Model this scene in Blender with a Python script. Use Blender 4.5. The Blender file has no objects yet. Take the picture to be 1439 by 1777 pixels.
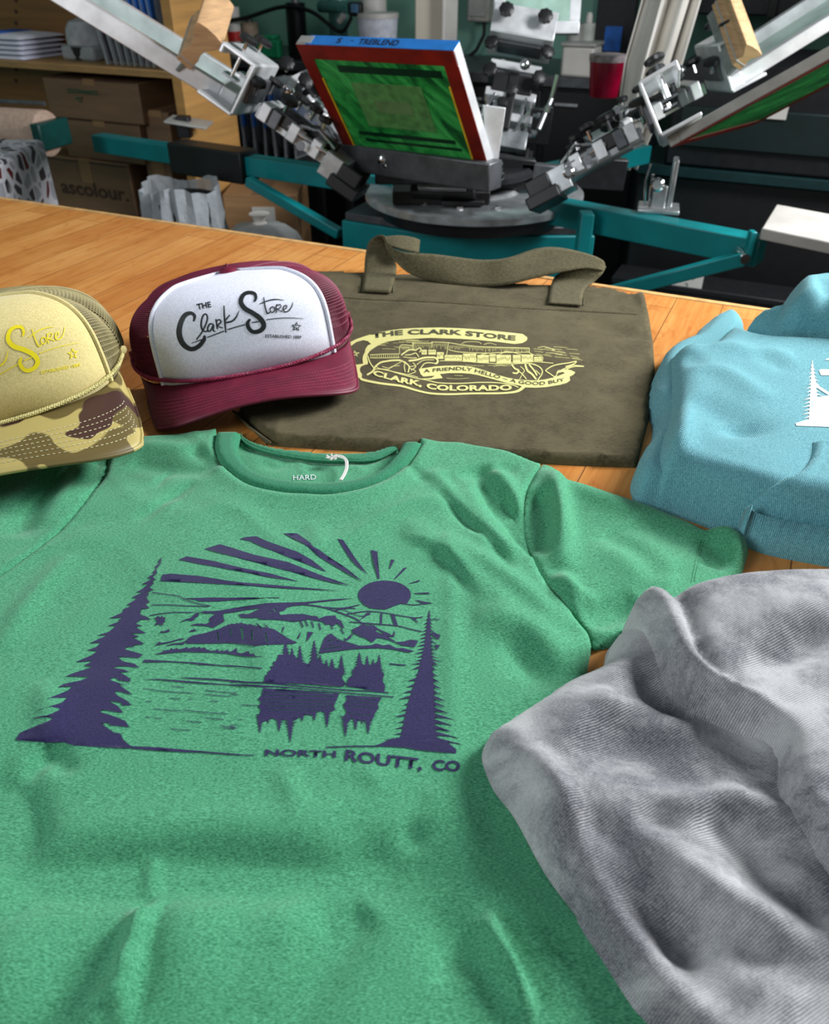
import bpy, math, random
import numpy as np
from mathutils import Vector, Matrix, geometry
from mathutils.bvhtree import BVHTree

S = bpy.context.scene
COL = S.collection
random.seed(7)

# ------------------------------------------------------------------ camera
FPX = 1400.0
TH = math.radians(35.0)
CAMZ = 1.30
TZ = 0.90                      # table top height
cam_d = bpy.data.cameras.new('camera'); cam = bpy.data.objects.new('camera', cam_d); COL.objects.link(cam)
cam.location = (0, 0, CAMZ)
cam.rotation_euler = (math.pi/2 - TH, 0, 0)
cam_d.sensor_fit = 'VERTICAL'; cam_d.sensor_height = 36.0
cam_d.lens = 36.0 * FPX / 1777.0
cam_d.clip_start = 0.02
cam_d.dof.use_dof = True
cam_d.dof.focus_distance = 0.64
cam_d.dof.aperture_fstop = 11.0
S.camera = cam

# ------------------------------------------------------------------ view, world and lights
S.view_settings.view_transform = 'Standard'
S.view_settings.look = 'None'
S.view_settings.gamma = 1.0
S.view_settings.use_curve_mapping = False
S.view_settings.exposure = 0.0
W = bpy.data.worlds.new('world'); S.world = W; W.use_nodes = True
bg = W.node_tree.nodes['Background']; bg.inputs[0].default_value = (0.82, 0.91, 1.0, 1); bg.inputs[1].default_value = 0.17

def area(name, loc, target, sx, sy, power, col):
    d = bpy.data.lights.new(name, 'AREA'); d.shape = 'RECTANGLE'; d.size = sx; d.size_y = sy
    d.energy = power; d.color = col
    o = bpy.data.objects.new(name, d); COL.objects.link(o); o.location = loc
    o.rotation_euler = (Vector(target) - Vector(loc)).to_track_quat('-Z', 'Y').to_euler()
    return o
area('window_light', (1.65, 1.35, 1.92), (0.0, 0.65, 0.9), .7, .7, 96, (0.97, 0.98, 1.0))
area('left_fill_light', (-1.6, -0.25, 1.95), (0.0, 0.8, 0.95), .9, .8, 23, (0.92, 0.96, 1.0))  # fill lamp added at the left front to brighten the hat fronts

# ------------------------------------------------------------------ projection calibration
CT, ST = math.cos(TH), math.sin(TH)
CAM = np.array([0, 0, CAMZ])
def rayd(u, v):
    x = (u - 719.5)/FPX; y = -(v - 888.5)/FPX
    return np.array([x, CT + y*ST, -ST + y*CT])
def G(u, v, z=TZ):
    d = rayd(u, v); t = (z - CAMZ)/d[2]
    return CAM + d*t
def D(u, v, Y):
    d = rayd(u, v); return CAM + d*(Y/d[1])
def GV(pts, z=TZ):
    out = []
    for p in pts:
        zz = p[2] + TZ if len(p) > 2 else z
        g = G(p[0], p[1], zz); out.append((g[0], g[1]))
    return np.array(out)
_a = G(0, 345); _b = G(1260, 529)
E1 = (_b - _a)/np.linalg.norm(_b - _a); E2 = np.array([-E1[1], E1[0], 0.0])
RANG = math.atan2(E1[1], E1[0])              # the room is turned by this angle
def RD(u, v, b):
    """pixel -> room coordinates (a, z) on the room plane at depth b"""
    d = rayd(u, v); t = b/np.dot(d, E2); P = CAM + d*t
    return float(np.dot(P, E1)), float(P[2])
def Zc(u, v, zc): return CAM + rayd(u, v)*zc
def RW(a, b, z): return E1*a + E2*b + np.array([0, 0, z])

# ------------------------------------------------------------------ objects
def empty(name, loc=(0, 0, 0), rz=0.0):
    o = bpy.data.objects.new(name, None); COL.objects.link(o); o.empty_display_size = 0.05
    o.location = tuple(float(c) for c in loc); o.rotation_euler = (0, 0, rz); return o
def tag(o, label=None, cat=None, group=None, kind=None):
    if label: o['label'] = label
    if cat: o['category'] = cat
    if group: o['group'] = group
    if kind: o['kind'] = kind
    return o
def thing(name, label, cat, loc=(0, 0, 0), rz=0.0, group=None):
    return tag(empty(name, loc, rz), label, cat, group)
def obj(name, verts, faces, m, parent=None, smooth=True, off=None, mats=None, fmat=None):
    me = bpy.data.meshes.new(name)
    V = np.asarray(verts, dtype=float).reshape(-1, 3)
    if off is not None: V = V - np.asarray(off, dtype=float)
    me.from_pydata(V.tolist(), [], [tuple(int(i) for i in f) for f in faces])
    if mats:
        for q in mats: me.materials.append(q)
        if fmat is not None: me.polygons.foreach_set('material_index', fmat)
    elif m: me.materials.append(m)
    if smooth: me.polygons.foreach_set('use_smooth', [True]*len(me.polygons))
    me.update()
    o = bpy.data.objects.new(name, me); COL.objects.link(o)
    if parent: o.parent = parent
    return o
def copy_tree(o, parent=None):
    c = o.copy(); COL.objects.link(c); c.parent = parent
    for ch in o.children: copy_tree(ch, c)
    return c

def frame(ax):
    ax = Vector(ax).normalized(); up = Vector((0, 0, 1)) if abs(ax.z) < .9 else Vector((1, 0, 0))
    a = ax.cross(up).normalized(); return ax, a, ax.cross(a).normalized()
class M:
    def __init__(s, X=None): s.v = []; s.f = []; s.X = X; s.off = None
    def add(s, vs, fs, T=None):
        n = len(s.v); X = s.X if T is None else (s.X @ T if s.X is not None else T)
        for p in vs:
            p = Vector([float(c) for c in p]); s.v.append(X @ p if X is not None else p)
        s.f += [tuple(i + n for i in f) for f in fs]; return s
    def box(s, cx, cy, cz, sx, sy, sz, T=None):
        x, y, z = sx/2, sy/2, sz/2
        vs = [(cx+i*x, cy+j*y, cz+k*z) for i in (-1, 1) for j in (-1, 1) for k in (-1, 1)]
        return s.add(vs, [(0, 1, 3, 2), (4, 6, 7, 5), (0, 4, 5, 1), (2, 3, 7, 6), (0, 2, 6, 4), (1, 5, 7, 3)], T)
    def lathe(s, p0, ax, prof, n=20, T=None):
        """prof: list of (distance along axis, radius)"""
        ax, a, b = frame(ax); p0 = Vector([float(c) for c in p0]); vs = []; fs = []
        for (h, r) in prof:
            for k in range(n):
                t = 2*math.pi*k/n; vs.append(p0 + ax*h + a*(r*math.cos(t)) + b*(r*math.sin(t)))
        for i in range(len(prof)-1):
            for k in range(n):
                k2 = (k+1) % n; fs.append((i*n+k, i*n+k2, (i+1)*n+k2, (i+1)*n+k))
        fs.append(tuple(range(n))[::-1]); fs.append(tuple((len(prof)-1)*n + k for k in range(n)))
        return s.add(vs, fs, T)
    def cyl(s, p0, p1, r, n=16, r2=None, T=None):
        p0 = Vector([float(c) for c in p0]); p1 = Vector([float(c) for c in p1])
        L = (p1-p0).length; return s.lathe(p0, p1-p0, [(0, r), (L, r if r2 is None else r2)], n, T)
    def tube(s, pts, r, n=8, T=None, closed=False):
        P = [Vector([float(c) for c in p]) for p in pts]; vs = []; fs = []; N = len(P)
        pa = None
        for i in range(N):
            t = (P[min(i+1, N-1)] - P[max(i-1, 0)])
            if t.length < 1e-9: t = Vector((0, 0, 1))
            t.normalize()
            if pa is None: _, a, b = frame(t)
            else:
                a = (pa - t*pa.dot(t))
                if a.length < 1e-6: _, a, b = frame(t)
                a.normalize()
            b = t.cross(a); pa = a
            rr = r[i] if isinstance(r, (list, tuple)) else r
            for k in range(n):
                q = 2*math.pi*k/n; vs.append(P[i] + a*(rr*math.cos(q)) + b*(rr*math.sin(q)))
        for i in range(N-1):
            for k in range(n):
                k2 = (k+1) % n; fs.append((i*n+k, i*n+k2, (i+1)*n+k2, (i+1)*n+k))
        fs.append(tuple(range(n))[::-1]); fs.append(tuple((N-1)*n + k for k in range(n)))
        return s.add(vs, fs, T)
    def spring(s, p0, p1, R, r, turns, T=None):
        p0 = Vector([float(c) for c in p0]); p1 = Vector([float(c) for c in p1]); ax, a, b = frame(p1-p0); pts = []
        N = int(turns*12)
        for i in range(N+1):
            t = 2*math.pi*i/12; pts.append(p0 + (p1-p0)*(i/N) + a*(R*math.cos(t)) + b*(R*math.sin(t)))
        return s.tube(pts, r, 5, T)
    def prism(s, poly, h0, h1, T=None):
        """poly in xy, extruded along z"""
        n = len(poly); vs = [(p[0], p[1], h0) for p in poly] + [(p[0], p[1], h1) for p in poly]
        fs = [tuple(range(n))[::-1], tuple(range(n, 2*n))] + [(i, (i+1) % n, n+(i+1) % n, n+i) for i in range(n)]
        return s.add(vs, fs, T)
    def build(s, name, m, parent=None, bev=0.0, smooth=True, sub=0):
        o = obj(name, [tuple(v) for v in s.v], s.f, m, parent, smooth)
        if bev:
            b = o.modifiers.new('bevel', 'BEVEL'); b.width = bev; b.segments = 2; b.limit_method = 'ANGLE'; b.angle_limit = math.radians(40)
        if smooth:
            try: o.data.set_sharp_from_angle(angle=math.radians(38))
            except Exception: pass
        if sub:
            q = o.modifiers.new('sub', 'SUBSURF'); q.levels = sub; q.render_levels = sub
        return o

# ------------------------------------------------------------------ materials
def lin(c):
    return tuple((x/255/12.92 if x/255 <= .04045 else ((x/255+.055)/1.055)**2.4) for x in c[:3]) + (1,)
class NT:
    def __init__(s, name):
        s.m = bpy.data.materials.new(name); s.m.use_nodes = True; s.t = s.m.node_tree
        s.b = s.t.nodes['Principled BSDF']; s._c = None
    def n(s, typ, **kw):
        q = s.t.nodes.new(typ)
        for k, v in kw.items():
            if k.startswith('i_'):
                key = k[2:]; key = int(key) if key.isdigit() else key
                q.inputs[key].default_value = v
            else: setattr(q, k, v)
        return q
    def l(s, a, b): s.t.links.new(a, b)
    def co(s):
        if not s._c: s._c = s.n('ShaderNodeTexCoord').outputs['Object']
        return s._c
    def map(s, scale=(1, 1, 1), rot=(0, 0, 0)):
        q = s.n('ShaderNodeMapping'); q.inputs['Scale'].default_value = scale; q.inputs['Rotation'].default_value = rot
        s.l(s.co(), q.inputs['Vector']); return q.outputs[0]
    def noise(s, scale, detail=3, vec=None, rough=.55, dist=0):
        q = s.n('ShaderNodeTexNoise'); q.inputs['Scale'].default_value = scale; q.inputs['Detail'].default_value = detail
        q.inputs['Roughness'].default_value = rough; q.inputs['Distortion'].default_value = dist
        s.l(vec if vec is not None else s.co(), q.inputs['Vector']); return q.outputs['Fac']
    def ramp(s, fac, stops, interp='LINEAR'):
        q = s.n('ShaderNodeValToRGB'); q.color_ramp.interpolation = interp
        e = q.color_ramp.elements
        while len(e) < len(stops): e.new(.5)
        for i, (p, c) in enumerate(stops):
            e[i].position = p; e[i].color = c if len(c) == 4 else lin(c)
        s.l(fac, q.inputs[0]); return q.outputs[0]
    def mix(s, fac, a, b, mode='MIX'):
        q = s.n('ShaderNodeMixRGB', blend_type=mode)
        for i, x in ((0, fac), (1, a), (2, b)):
            if isinstance(x, (int, float)): q.inputs[i].default_value = x
            elif isinstance(x, tuple): q.inputs[i].default_value = x if len(x) == 4 else lin(x)
            else: s.l(x, q.inputs[i])
        return q.outputs[0]
    def math(s, op, a, b=0.0):
        q = s.n('ShaderNodeMath', operation=op)
        for i, x in ((0, a), (1, b)):
            if isinstance(x, (int, float)): q.inputs[i].default_value = x
            else: s.l(x, q.inputs[i])
        return q.outputs[0]
    def bump(s, h, strength=.3, dist=.001):
        q = s.n('ShaderNodeBump'); q.inputs['Strength'].default_value = strength; q.inputs['Distance'].default_value = dist
        s.l(h, q.inputs['Height']); s.l(q.outputs[0], s.b.inputs['Normal']); return s
    def base(s, c):
        if isinstance(c, tuple): s.b.inputs['Base Color'].default_value = c if len(c) == 4 else lin(c)
        else: s.l(c, s.b.inputs['Base Color'])
        return s
    def set(s, **kw):
        for k, v in kw.items(): s.b.inputs[k.replace('_', ' ')].default_value = v
        return s
def simple(name, c, rough=.5, metal=0.0, var=.08, scale=30, spec=.5, bump=0.0):
    t = NT(name); f = t.noise(scale, 4)
    a = tuple(max(0, x*(1-var*1.6)) for x in c); b = tuple(min(255, x*(1+var)) for x in c)
    t.base(t.ramp(f, [(.3, a), (.7, b)])); t.set(Roughness=rough, Metallic=metal); t.b.inputs['Specular IOR Level'].default_value = spec
    if bump: t.bump(t.noise(scale*6, 3), bump, .0008)
    return t.m
def knit(name, c0, c1, sx=260, sy=1500, rib=None, blotch=None, rough=.95, bs=.35, rot=0.0, spec=.15, bl_scale=14, sheen=.15, ribcol=0):
    """jersey / fleece: streaky heather, optional ribs and blotches"""
    t = NT(name)
    f = t.noise(1.0, 3, t.map((sx, sy, sx), (0, 0, rot)), .6)
    col = t.ramp(f, [(.32, c0), (.68, c1)])
    if blotch:
        g = t.noise(bl_scale, 6, None, .68, .4); g2 = t.ramp(g, [(.40, (0, 0, 0, 1)), (.60, (1, 1, 1, 1))])
        col = t.mix(g2, col, t.mix(f, blotch[0], blotch[1]))
    t.base(col)
    h = t.noise(1100, 2)
    if rib:
        w = t.n('ShaderNodeTexWave', wave_type='BANDS', bands_direction='X'); w.inputs['Scale'].default_value = rib; w.inputs['Distortion'].default_value = 1.2
        w.inputs['Detail'].default_value = 1; w.inputs['Detail Scale'].default_value = .6
        t.l(t.map((1, 1, 1), (0, 0, rot)), w.inputs['Vector'])
        h = t.math('ADD', t.math('MULTIPLY', h, .45), w.outputs['Fac'])
        if ribcol: col = t.mix(ribcol, col, t.ramp(w.outputs['Fac'], [(.2, (120, 120, 120)), (.8, (255, 255, 255))]), 'MULTIPLY'); t.base(col)
    t.bump(h, bs, .0009); t.set(Roughness=rough); t.b.inputs['Specular IOR Level'].default_value = spec
    t.b.inputs['Sheen Weight'].default_value = sheen; t.b.inputs['Sheen Roughness'].default_value = .5
    return t.m

# ------------------------------------------------------------------ numpy geometry
def catmull(pts, closed=False, step=8, px=None):
    P = np.array(pts, float); n = len(P); out = []
    rng = n if closed else n-1
    for i in range(rng):
        if closed: p0, p1, p2, p3 = P[(i-1) % n], P[i], P[(i+1) % n], P[(i+2) % n]
        else: p0, p1, p2, p3 = P[max(i-1, 0)], P[i], P[i+1], P[min(i+2, n-1)]
        for k in range(step):
            t = k/step; t2 = t*t; t3 = t2*t
            out.append(.5*((2*p1)+(p2-p0)*t+(2*p0-5*p1+4*p2-p3)*t2+(3*p1-p0-3*p2+p3)*t3))
    if not closed: out.append(P[-1])
    return np.array(out)
def resample(P, d, closed=True):
    P = np.array(P, float); Q = np.vstack([P, P[:1]]) if closed else P
    L = np.r_[0, np.cumsum(np.linalg.norm(np.diff(Q, axis=0), axis=1))]
    n = max(int(round(L[-1]/d)), 3); s = np.linspace(0, L[-1], n, endpoint=not closed) if closed else np.linspace(0, L[-1], n+1)
    return np.stack([np.interp(s, L, Q[:, k]) for k in range(P.shape[1])], 1)
def seg_dist(X, P, closed=False):
    """distance and arclength fraction of the points X to the polyline P"""
    Q = np.vstack([P, P[:1]]) if closed else P
    A = Q[:-1]; B = Q[1:]; L = np.linalg.norm(B-A, axis=1); cum = np.r_[0, np.cumsum(L)]
    best = np.full(len(X), 1e9); par = np.zeros(len(X)); side = np.zeros(len(X))
    for i in range(len(A)):
        ab = B[i]-A[i]; l2 = max(ab@ab, 1e-14); w = X-A[i]; t = np.clip((w@ab)/l2, 0, 1)
        d = np.hypot(w[:, 0]-t*ab[0], w[:, 1]-t*ab[1]); m = d < best
        best = np.where(m, d, best); par = np.where(m, (cum[i]+t*L[i])/max(cum[-1], 1e-9), par)
        sg = np.sign(ab[0]*w[:, 1]-ab[1]*w[:, 0]); side = np.where(m, sg, side)
    return best, par, side
def inside(X, P):
    x, y = X[:, 0], X[:, 1]; c = np.zeros(len(X), bool); n = len(P); j = n-1
    for i in range(n):
        xi, yi = P[i]; xj, yj = P[j]
        if yi != yj:
            c ^= ((yi > y) != (yj > y)) & (x < (xj-xi)*(y-yi)/(yj-yi)+xi)
        j = i
    return c
def winding(X, P):
    x, y = X[:, 0], X[:, 1]; w = np.zeros(len(X), int); n = len(P)
    for i in range(n):
        x0, y0 = P[i]; x1, y1 = P[(i+1) % n]
        cr = (x1-x0)*(y-y0)-(x-x0)*(y1-y0)
        w += ((y0 <= y) & (y1 > y) & (cr > 0)).astype(int); w -= ((y0 > y) & (y1 <= y) & (cr < 0)).astype(int)
    return w != 0
def vnoise(X, sc, seed=0):
    x = X[:, 0]*sc + seed*17.31; y = X[:, 1]*sc + seed*9.7
    xi = np.floor(x).astype(np.int64); yi = np.floor(y).astype(np.int64); fx = x-xi; fy = y-yi
    fx = fx*fx*(3-2*fx); fy = fy*fy*(3-2*fy)
    def h(a, b):
        n = (a*374761393 + b*668265263 + seed*1274126177) & 0x7fffffff
        n = ((n ^ (n >> 13))*1274126177) & 0x7fffffff
        return (n & 0xffff)/65535.0
    return (h(xi, yi)*(1-fx)+h(xi+1, yi)*fx)*(1-fy)+(h(xi, yi+1)*(1-fx)+h(xi+1, yi+1)*fx)*fy - .5
def rim(d, T, R): return T*np.sqrt(np.clip(1-(1-np.clip(d/R, 0, 1))**2, 0, 1))
class Folds:
    """list of (pixel polyline, amplitude mm, width mm[, mode])  mode: 0 ridge, 1 one-sided step (left of travel stays high)"""
    def __init__(s, items, z=TZ+.01, k=1.0):
        s.it = []
        for q in items:
            P = catmull(GV([(a[0], a[1]) for a in q[0]], z), False, 5) if len(q[0]) > 2 else GV(q[0], z)
            s.it.append((P, q[1]*.001*k, q[2]*.001, q[3] if len(q) > 3 else 0))
    def __call__(s, X):
        z = np.zeros(len(X))
        for P, a, w, md in s.it:
            lo = P.min(0)-4*w-.03; hi = P.max(0)+4*w+.03
            m = (X[:, 0] > lo[0]) & (X[:, 0] < hi[0]) & (X[:, 1] > lo[1]) & (X[:, 1] < hi[1])
            if not m.any(): continue
            d, t, sd = seg_dist(X[m], P); tp = np.clip(np.sin(np.pi*np.clip(t, 0, 1)), 0, 1)**.6
            if md == 0: q = np.exp(-(d/w)**2)*tp
            elif md == 1:   # asymmetric fold: sharp on the left side of travel, soft on the right
                q = np.where(sd > 0, np.exp(-(d/(w*.35))**2), np.exp(-(d/(w*1.3))**2))*tp
            z[m] += a*q
        return z
def tri_mesh(outline, res, extra=None):
    lo = outline.min(0); hi = outline.max(0)
    nx = int((hi[0]-lo[0])/res)+2; ny = int((hi[1]-lo[1])/res)+2
    g = np.stack(np.meshgrid(np.arange(nx), np.arange(ny)), -1).reshape(-1, 2).astype(float)
    g[:, 0] += (g[:, 1] % 2)*.5
    g = lo + g*res
    g = g[inside(g, outline)]
    d, _, _ = seg_dist(g, outline, True); g = g[d > res*.55]
    n = len(outline); V = np.vstack([outline, g])
    vv = [Vector((float(a), float(b))) for a, b in V]
    r = geometry.delaunay_2d_cdt(vv, [(i, (i+1) % n) for i in range(n)], [], 1, 1e-7)
    V2 = np.array([(p.x, p.y) for p in r[0]]); F = r[2]
    return V2, F
CLOTHS = {}
def cloth(name, outline, H, m, parent, res=.004, zb=TZ, off=None, T=None, R=None, smooth_px=True, skirt=True):
    O = resample(outline, res*.8, True)
    V, F = tri_mesh(O, res)
    d, _, _ = seg_dist(V, O, True)
    z = H(V, d)
    P = np.column_stack([V, z]); F = [tuple(f) for f in F]
    # boundary edges
    if skirt:
        ec = {}
        for f in F:
            for i in range(len(f)):
                a, b = f[i], f[(i+1) % len(f)]; k = (min(a, b), max(a, b))
                ec[k] = None if k in ec else (a, b)
        bd = [e for e in ec.values() if e]
        idx = {}; extra = []
        for a, b in bd:
            for q in (a, b):
                if q not in idx:
                    idx[q] = len(P)+len(extra); extra.append((P[q][0], P[q][1], min(zb, P[q][2]-.0005)))
        P = np.vstack([P, np.array(extra)])
        F += [(b, a, idx[a], idx[b]) for a, b in bd]
    o = obj(name, P, F, m, parent, True, off)
    CLOTHS[name+str(len(CLOTHS))] = o
    return o, BVHTree.FromPolygons([tuple(p) for p in P.tolist()], F)

# ------------------------------------------------------------------ printed graphics laid on a surface
def hitpx(bvhs, u, v, lift):
    d = Vector(rayd(u, v)); d.normalize(); best = None
    for b in bvhs:
        h = b.ray_cast(Vector(CAM), d, 10)
        if h[0] is not None and (best is None or h[3] < best[3]): best = h
    if best is None: return None
    n = best[1] if best[1].dot(d) < 0 else -best[1]
    return best[0] + n*lift
def decal(name, adds, cuts, bvhs, m, parent, off=(0, 0, 0), grid=7.0, lift=.0004):
    vs = []; es = []
    adds = [np.array(a, float) for a in adds]; cuts = [np.array(a, float) for a in cuts]
    for P in adds+cuts:
        n0 = len(vs); k = len(P)
        vs += [tuple(p) for p in P]; es += [(n0+i, n0+(i+1) % k) for i in range(k)]
    allp = np.vstack(adds); lo = allp.min(0); hi = allp.max(0)
    g = np.stack(np.meshgrid(np.arange(lo[0], hi[0], grid), np.arange(lo[1], hi[1], grid)), -1).reshape(-1, 2)+.137
    def test(X):
        k = np.zeros(len(X), bool)
        for P in adds:
            mm = (X[:, 0] >= P[:, 0].min()) & (X[:, 0] <= P[:, 0].max()) & (X[:, 1] >= P[:, 1].min()) & (X[:, 1] <= P[:, 1].max()) & ~k
            if mm.any(): k[mm] = winding(X[mm], P)
        for P in cuts:
            mm = (X[:, 0] >= P[:, 0].min()) & (X[:, 0] <= P[:, 0].max()) & (X[:, 1] >= P[:, 1].min()) & (X[:, 1] <= P[:, 1].max()) & k
            if mm.any():
                w = winding(X[mm], P); q = np.where(mm)[0]; k[q[w]] = False
        return k
    g = g[test(g)]
    vs += [tuple(p) for p in g]
    r = geometry.delaunay_2d_cdt([Vector((float(a), float(b))) for a, b in vs], es, [], 0, 1e-4)
    V = np.array([(p.x, p.y) for p in r[0]]); F = [f for f in r[2]]
    C = np.array([V[list(f)].mean(0) for f in F]); keep = test(C)
    F = [tuple(f) for f, k in zip(F, keep) if k]
    return _lay(name, V, F, bvhs, m, parent, off, lift)
def _lay(name, V, F, bvhs, m, parent, off, lift):
    used = sorted({i for f in F for i in f}); idx = {}; P = []
    for i in used:
        h = hitpx(bvhs, V[i][0], V[i][1], lift)
        if h is not None: idx[i] = len(P); P.append(tuple(h))
    F = [tuple(idx[i] for i in f) for f in F if all(i in idx for i in f)]
    # drop slivers that bridge a fold
    PP = np.array(P); FF = [f for f in F if max(np.linalg.norm(PP[f[0]]-PP[f[1]]), np.linalg.norm(PP[f[1]]-PP[f[2]])) < .05]
    return obj(name, P, FF, m, parent, True, off)
def stroke(pts, w, step=6):
    """ribbon polygon; w is one width or one per point"""
    P = np.array(pts, float); ww = np.full(len(P), float(w)) if np.isscalar(w) else np.array(w, float)
    Q = catmull(np.column_stack([P, ww]), False, step) if len(P) > 2 else np.column_stack([P, ww])
    t = np.gradient(Q[:, :2], axis=0); t /= np.maximum(np.linalg.norm(t, axis=1), 1e-9)[:, None]
    n = np.column_stack([-t[:, 1], t[:, 0]]); h = np.maximum(Q[:, 2:3], .3)/2
    A = Q[:, :2]+n*h; B = Q[:, :2]-n*h
    c0 = [Q[0, :2]-t[0]*h[0]*.8]; c1 = [Q[-1, :2]+t[-1]*h[-1]*.8]
    return np.vstack([A, c1, B[::-1], c0])
def zz(ox, oy, sc): return lambda pts: [(ox+p[0]/sc, oy+p[1]/sc) for p in pts]
def text_tris(s, bold=0.0):
    c = bpy.data.curves.new('t', 'FONT'); c.body = s; c.offset = bold; c.resolution_u = 3
    o = bpy.data.objects.new('t', c); COL.objects.link(o)
    dg = bpy.context.evaluated_depsgraph_get(); me = bpy.data.meshes.new_from_object(o.evaluated_get(dg))
    me.calc_loop_triangles()
    V = np.array([(v.co.x, v.co.y) for v in me.vertices]); F = [tuple(t.vertices) for t in me.loop_triangles]
    COL.objects.unlink(o); bpy.data.objects.remove(o); bpy.data.curves.remove(c); bpy.data.meshes.remove(me)
    return V, F
def text_px(s, base, height, bold=0.0, slab=False, skew=0.0):
    """text laid along a pixel baseline, stretched to its length"""
    V, F = text_tris(s, bold)
    B = catmull(base, False, 8) if len(base) > 2 else np.array(base, float)
    L = np.r_[0, np.cumsum(np.linalg.norm(np.diff(B, axis=0), axis=1))]
    x0, x1 = V[:, 0].min(), V[:, 0].max(); t = (V[:, 0]-x0)/(x1-x0)*L[-1]
    bx = np.interp(t, L, B[:, 0]); by = np.interp(t, L, B[:, 1])
    e = 1.0; dx = np.interp(np.minimum(t+e, L[-1]), L, B[:, 0])-np.interp(np.maximum(t-e, 0), L, B[:, 0])
    dy = np.interp(np.minimum(t+e, L[-1]), L, B[:, 1])-np.interp(np.maximum(t-e, 0), L, B[:, 1])
    n = np.hypot(dx, dy); nx, ny = dy/n, -dx/n
    capH = .72; hh = V[:, 1]/capH*height
    return np.column_stack([bx+nx*hh*1.0+skew*hh, by+ny*hh]), F
def text_decal(name, items, bvhs, m, parent, off=(0, 0, 0), lift=.0005):
    VV = []; FF = []; n = 0
    for (V, F) in items:
        VV.append(V); FF += [tuple(i+n for i in f) for f in F]; n += len(V)
    return _lay(name, np.vstack(VV), FF, bvhs, m, parent, off, lift)
def jag_tree(ax, ay, bx, by, hw, n, seed=0, up=0.35, core=.3):
    """conifer outline in pixels: apex a, base b, half width hw"""
    r = random.Random(seed); L = math.hypot(bx-ax, by-ay); tx, ty = (bx-ax)/L, (by-ay)/L; nx, ny = -ty, tx
    def side(sg):
        out = []
        for i in range(n):
            t = (i+.6)/n; w = hw*(t**.85)*(.8+.4*r.random()); ci = hw*core*t
            s0 = L*t; out.append((s0 - L/n*.5, ci*.9+.3)); out.append((s0+L/n*up, w)); out.append((s0+L/n*(up-.3)+.2, ci+.4))
        return [(ax+tx*s+nx*sg*w, ay+ty*s+ny*sg*w) for s, w in out]
    return [(ax, ay)] + side(1) + [(bx, by)] + side(-1)[::-1]
# ------------------------------------------------------------------ materials used in many places
def wood_table():
    t = NT('maple_boards'); v = t.map((1, 1, 1), (0, 0, math.pi/2))
    br = t.n('ShaderNodeTexBrick'); br.offset = .37; br.offset_frequency = 2
    br.inputs['Scale'].default_value = 1.0; br.inputs['Brick Width'].default_value = 1.1; br.inputs['Row Height'].default_value = .062
    br.inputs['Mortar Size'].default_value = .0007; br.inputs['Mortar Smooth'].default_value = .15
    br.inputs['Color1'].default_value = lin((226, 176, 112)); br.inputs['Color2'].default_value = lin((206, 150, 86)); br.inputs['Mortar'].default_value = lin((140, 96, 52))
    t.l(v, br.inputs['Vector'])
    g = t.noise(1, 5, t.map((140, 7, 20)), .6, .6); gr = t.ramp(g, [(.3, (230, 196, 152)), (.7, (255, 248, 236))])
    big = t.noise(7, 3); bb = t.ramp(big, [(.35, (238, 216, 186)), (.65, (255, 252, 246))])
    fl = t.noise(1, 4, t.map((60, 22, 10)), .6, 1.5); ff = t.ramp(fl, [(.55, (255, 255, 255)), (.72, (214, 170, 130))])
    col = t.mix(.9, br.outputs['Color'], gr, 'MULTIPLY'); col = t.mix(.9, col, bb, 'MULTIPLY'); col = t.mix(.55, col, ff, 'MULTIPLY')
    t.base(col); t.set(Roughness=.42); t.b.inputs['Specular IOR Level'].default_value = .35
    h = t.math('SUBTRACT', t.math('MULTIPLY', g, .15), br.outputs['Fac']); t.bump(h, .35, .0006)
    return t.m
MT = {}
MT['table'] = wood_table()
MT['table_edge'] = simple('maple_edge', (214, 166, 104), .5, 0, .1, 40)
def ply(name, c, k=1.0):
    t = NT(name); g = t.noise(1, 5, t.map((3*k, 3*k, 30*k)), .6, .8)
    t.base(t.ramp(g, [(.3, tuple(x*.8 for x in c)), (.7, c)])); t.set(Roughness=.6); return t.m
MT['ply'] = ply('plywood_face', (200, 150, 84)); MT['ply_dark'] = ply('plywood_weathered', (150, 104, 56)); MT['ply_edge'] = ply('plywood_edge', (176, 136, 84), 3)
MT['card'] = ply('cardboard', (148, 113, 84), .6); MT['card2'] = ply('cardboard_pale', (176, 134, 92), .6)
MT['ink_brown'] = simple('brown_ink', (72, 52, 40), .8); MT['ink_green'] = simple('green_marker', (60, 96, 70), .8)
MT['teal'] = simple('teal_enamel', (10, 128, 132), .35, 0, .05, 12)
MT['black'] = simple('black_plastic', (24, 24, 26), .45, 0, .1, 40)
MT['blackmetal'] = simple('black_metal', (36, 37, 40), .4, .3, .1, 40)
MT['grey'] = simple('grey_metal', (96, 98, 102), .4, .6, .1, 30)
MT['alu'] = simple('cast_aluminium', (196, 200, 202), .3, .7, .1, 30)
MT['alubright'] = simple('bright_aluminium', (226, 228, 230), .35, .45, .06, 20)
MT['chrome'] = simple('chrome', (225, 225, 225), .12, 1.0, .02, 10)
MT['white'] = simple('white_plastic', (214, 210, 204), .5, 0, .03, 10)
MT['redframe'] = simple('red_emulsion', (128, 28, 14), .4, 0, .12, 25)
MT['yellow'] = simple('yellow_edge', (228, 190, 40), .5)
MT['tape'] = simple('blue_tape', (36, 128, 214), .6, 0, .05, 30)
MT['inkdark'] = simple('dark_marker', (24, 28, 50), .7)
MT['concrete'] = simple('concrete_floor', (58, 54, 52), .7, 0, .15, 3)
MT['mint'] = simple('mint_wall_paint', (118, 168, 150), .7, 0, .05, 2)
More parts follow.
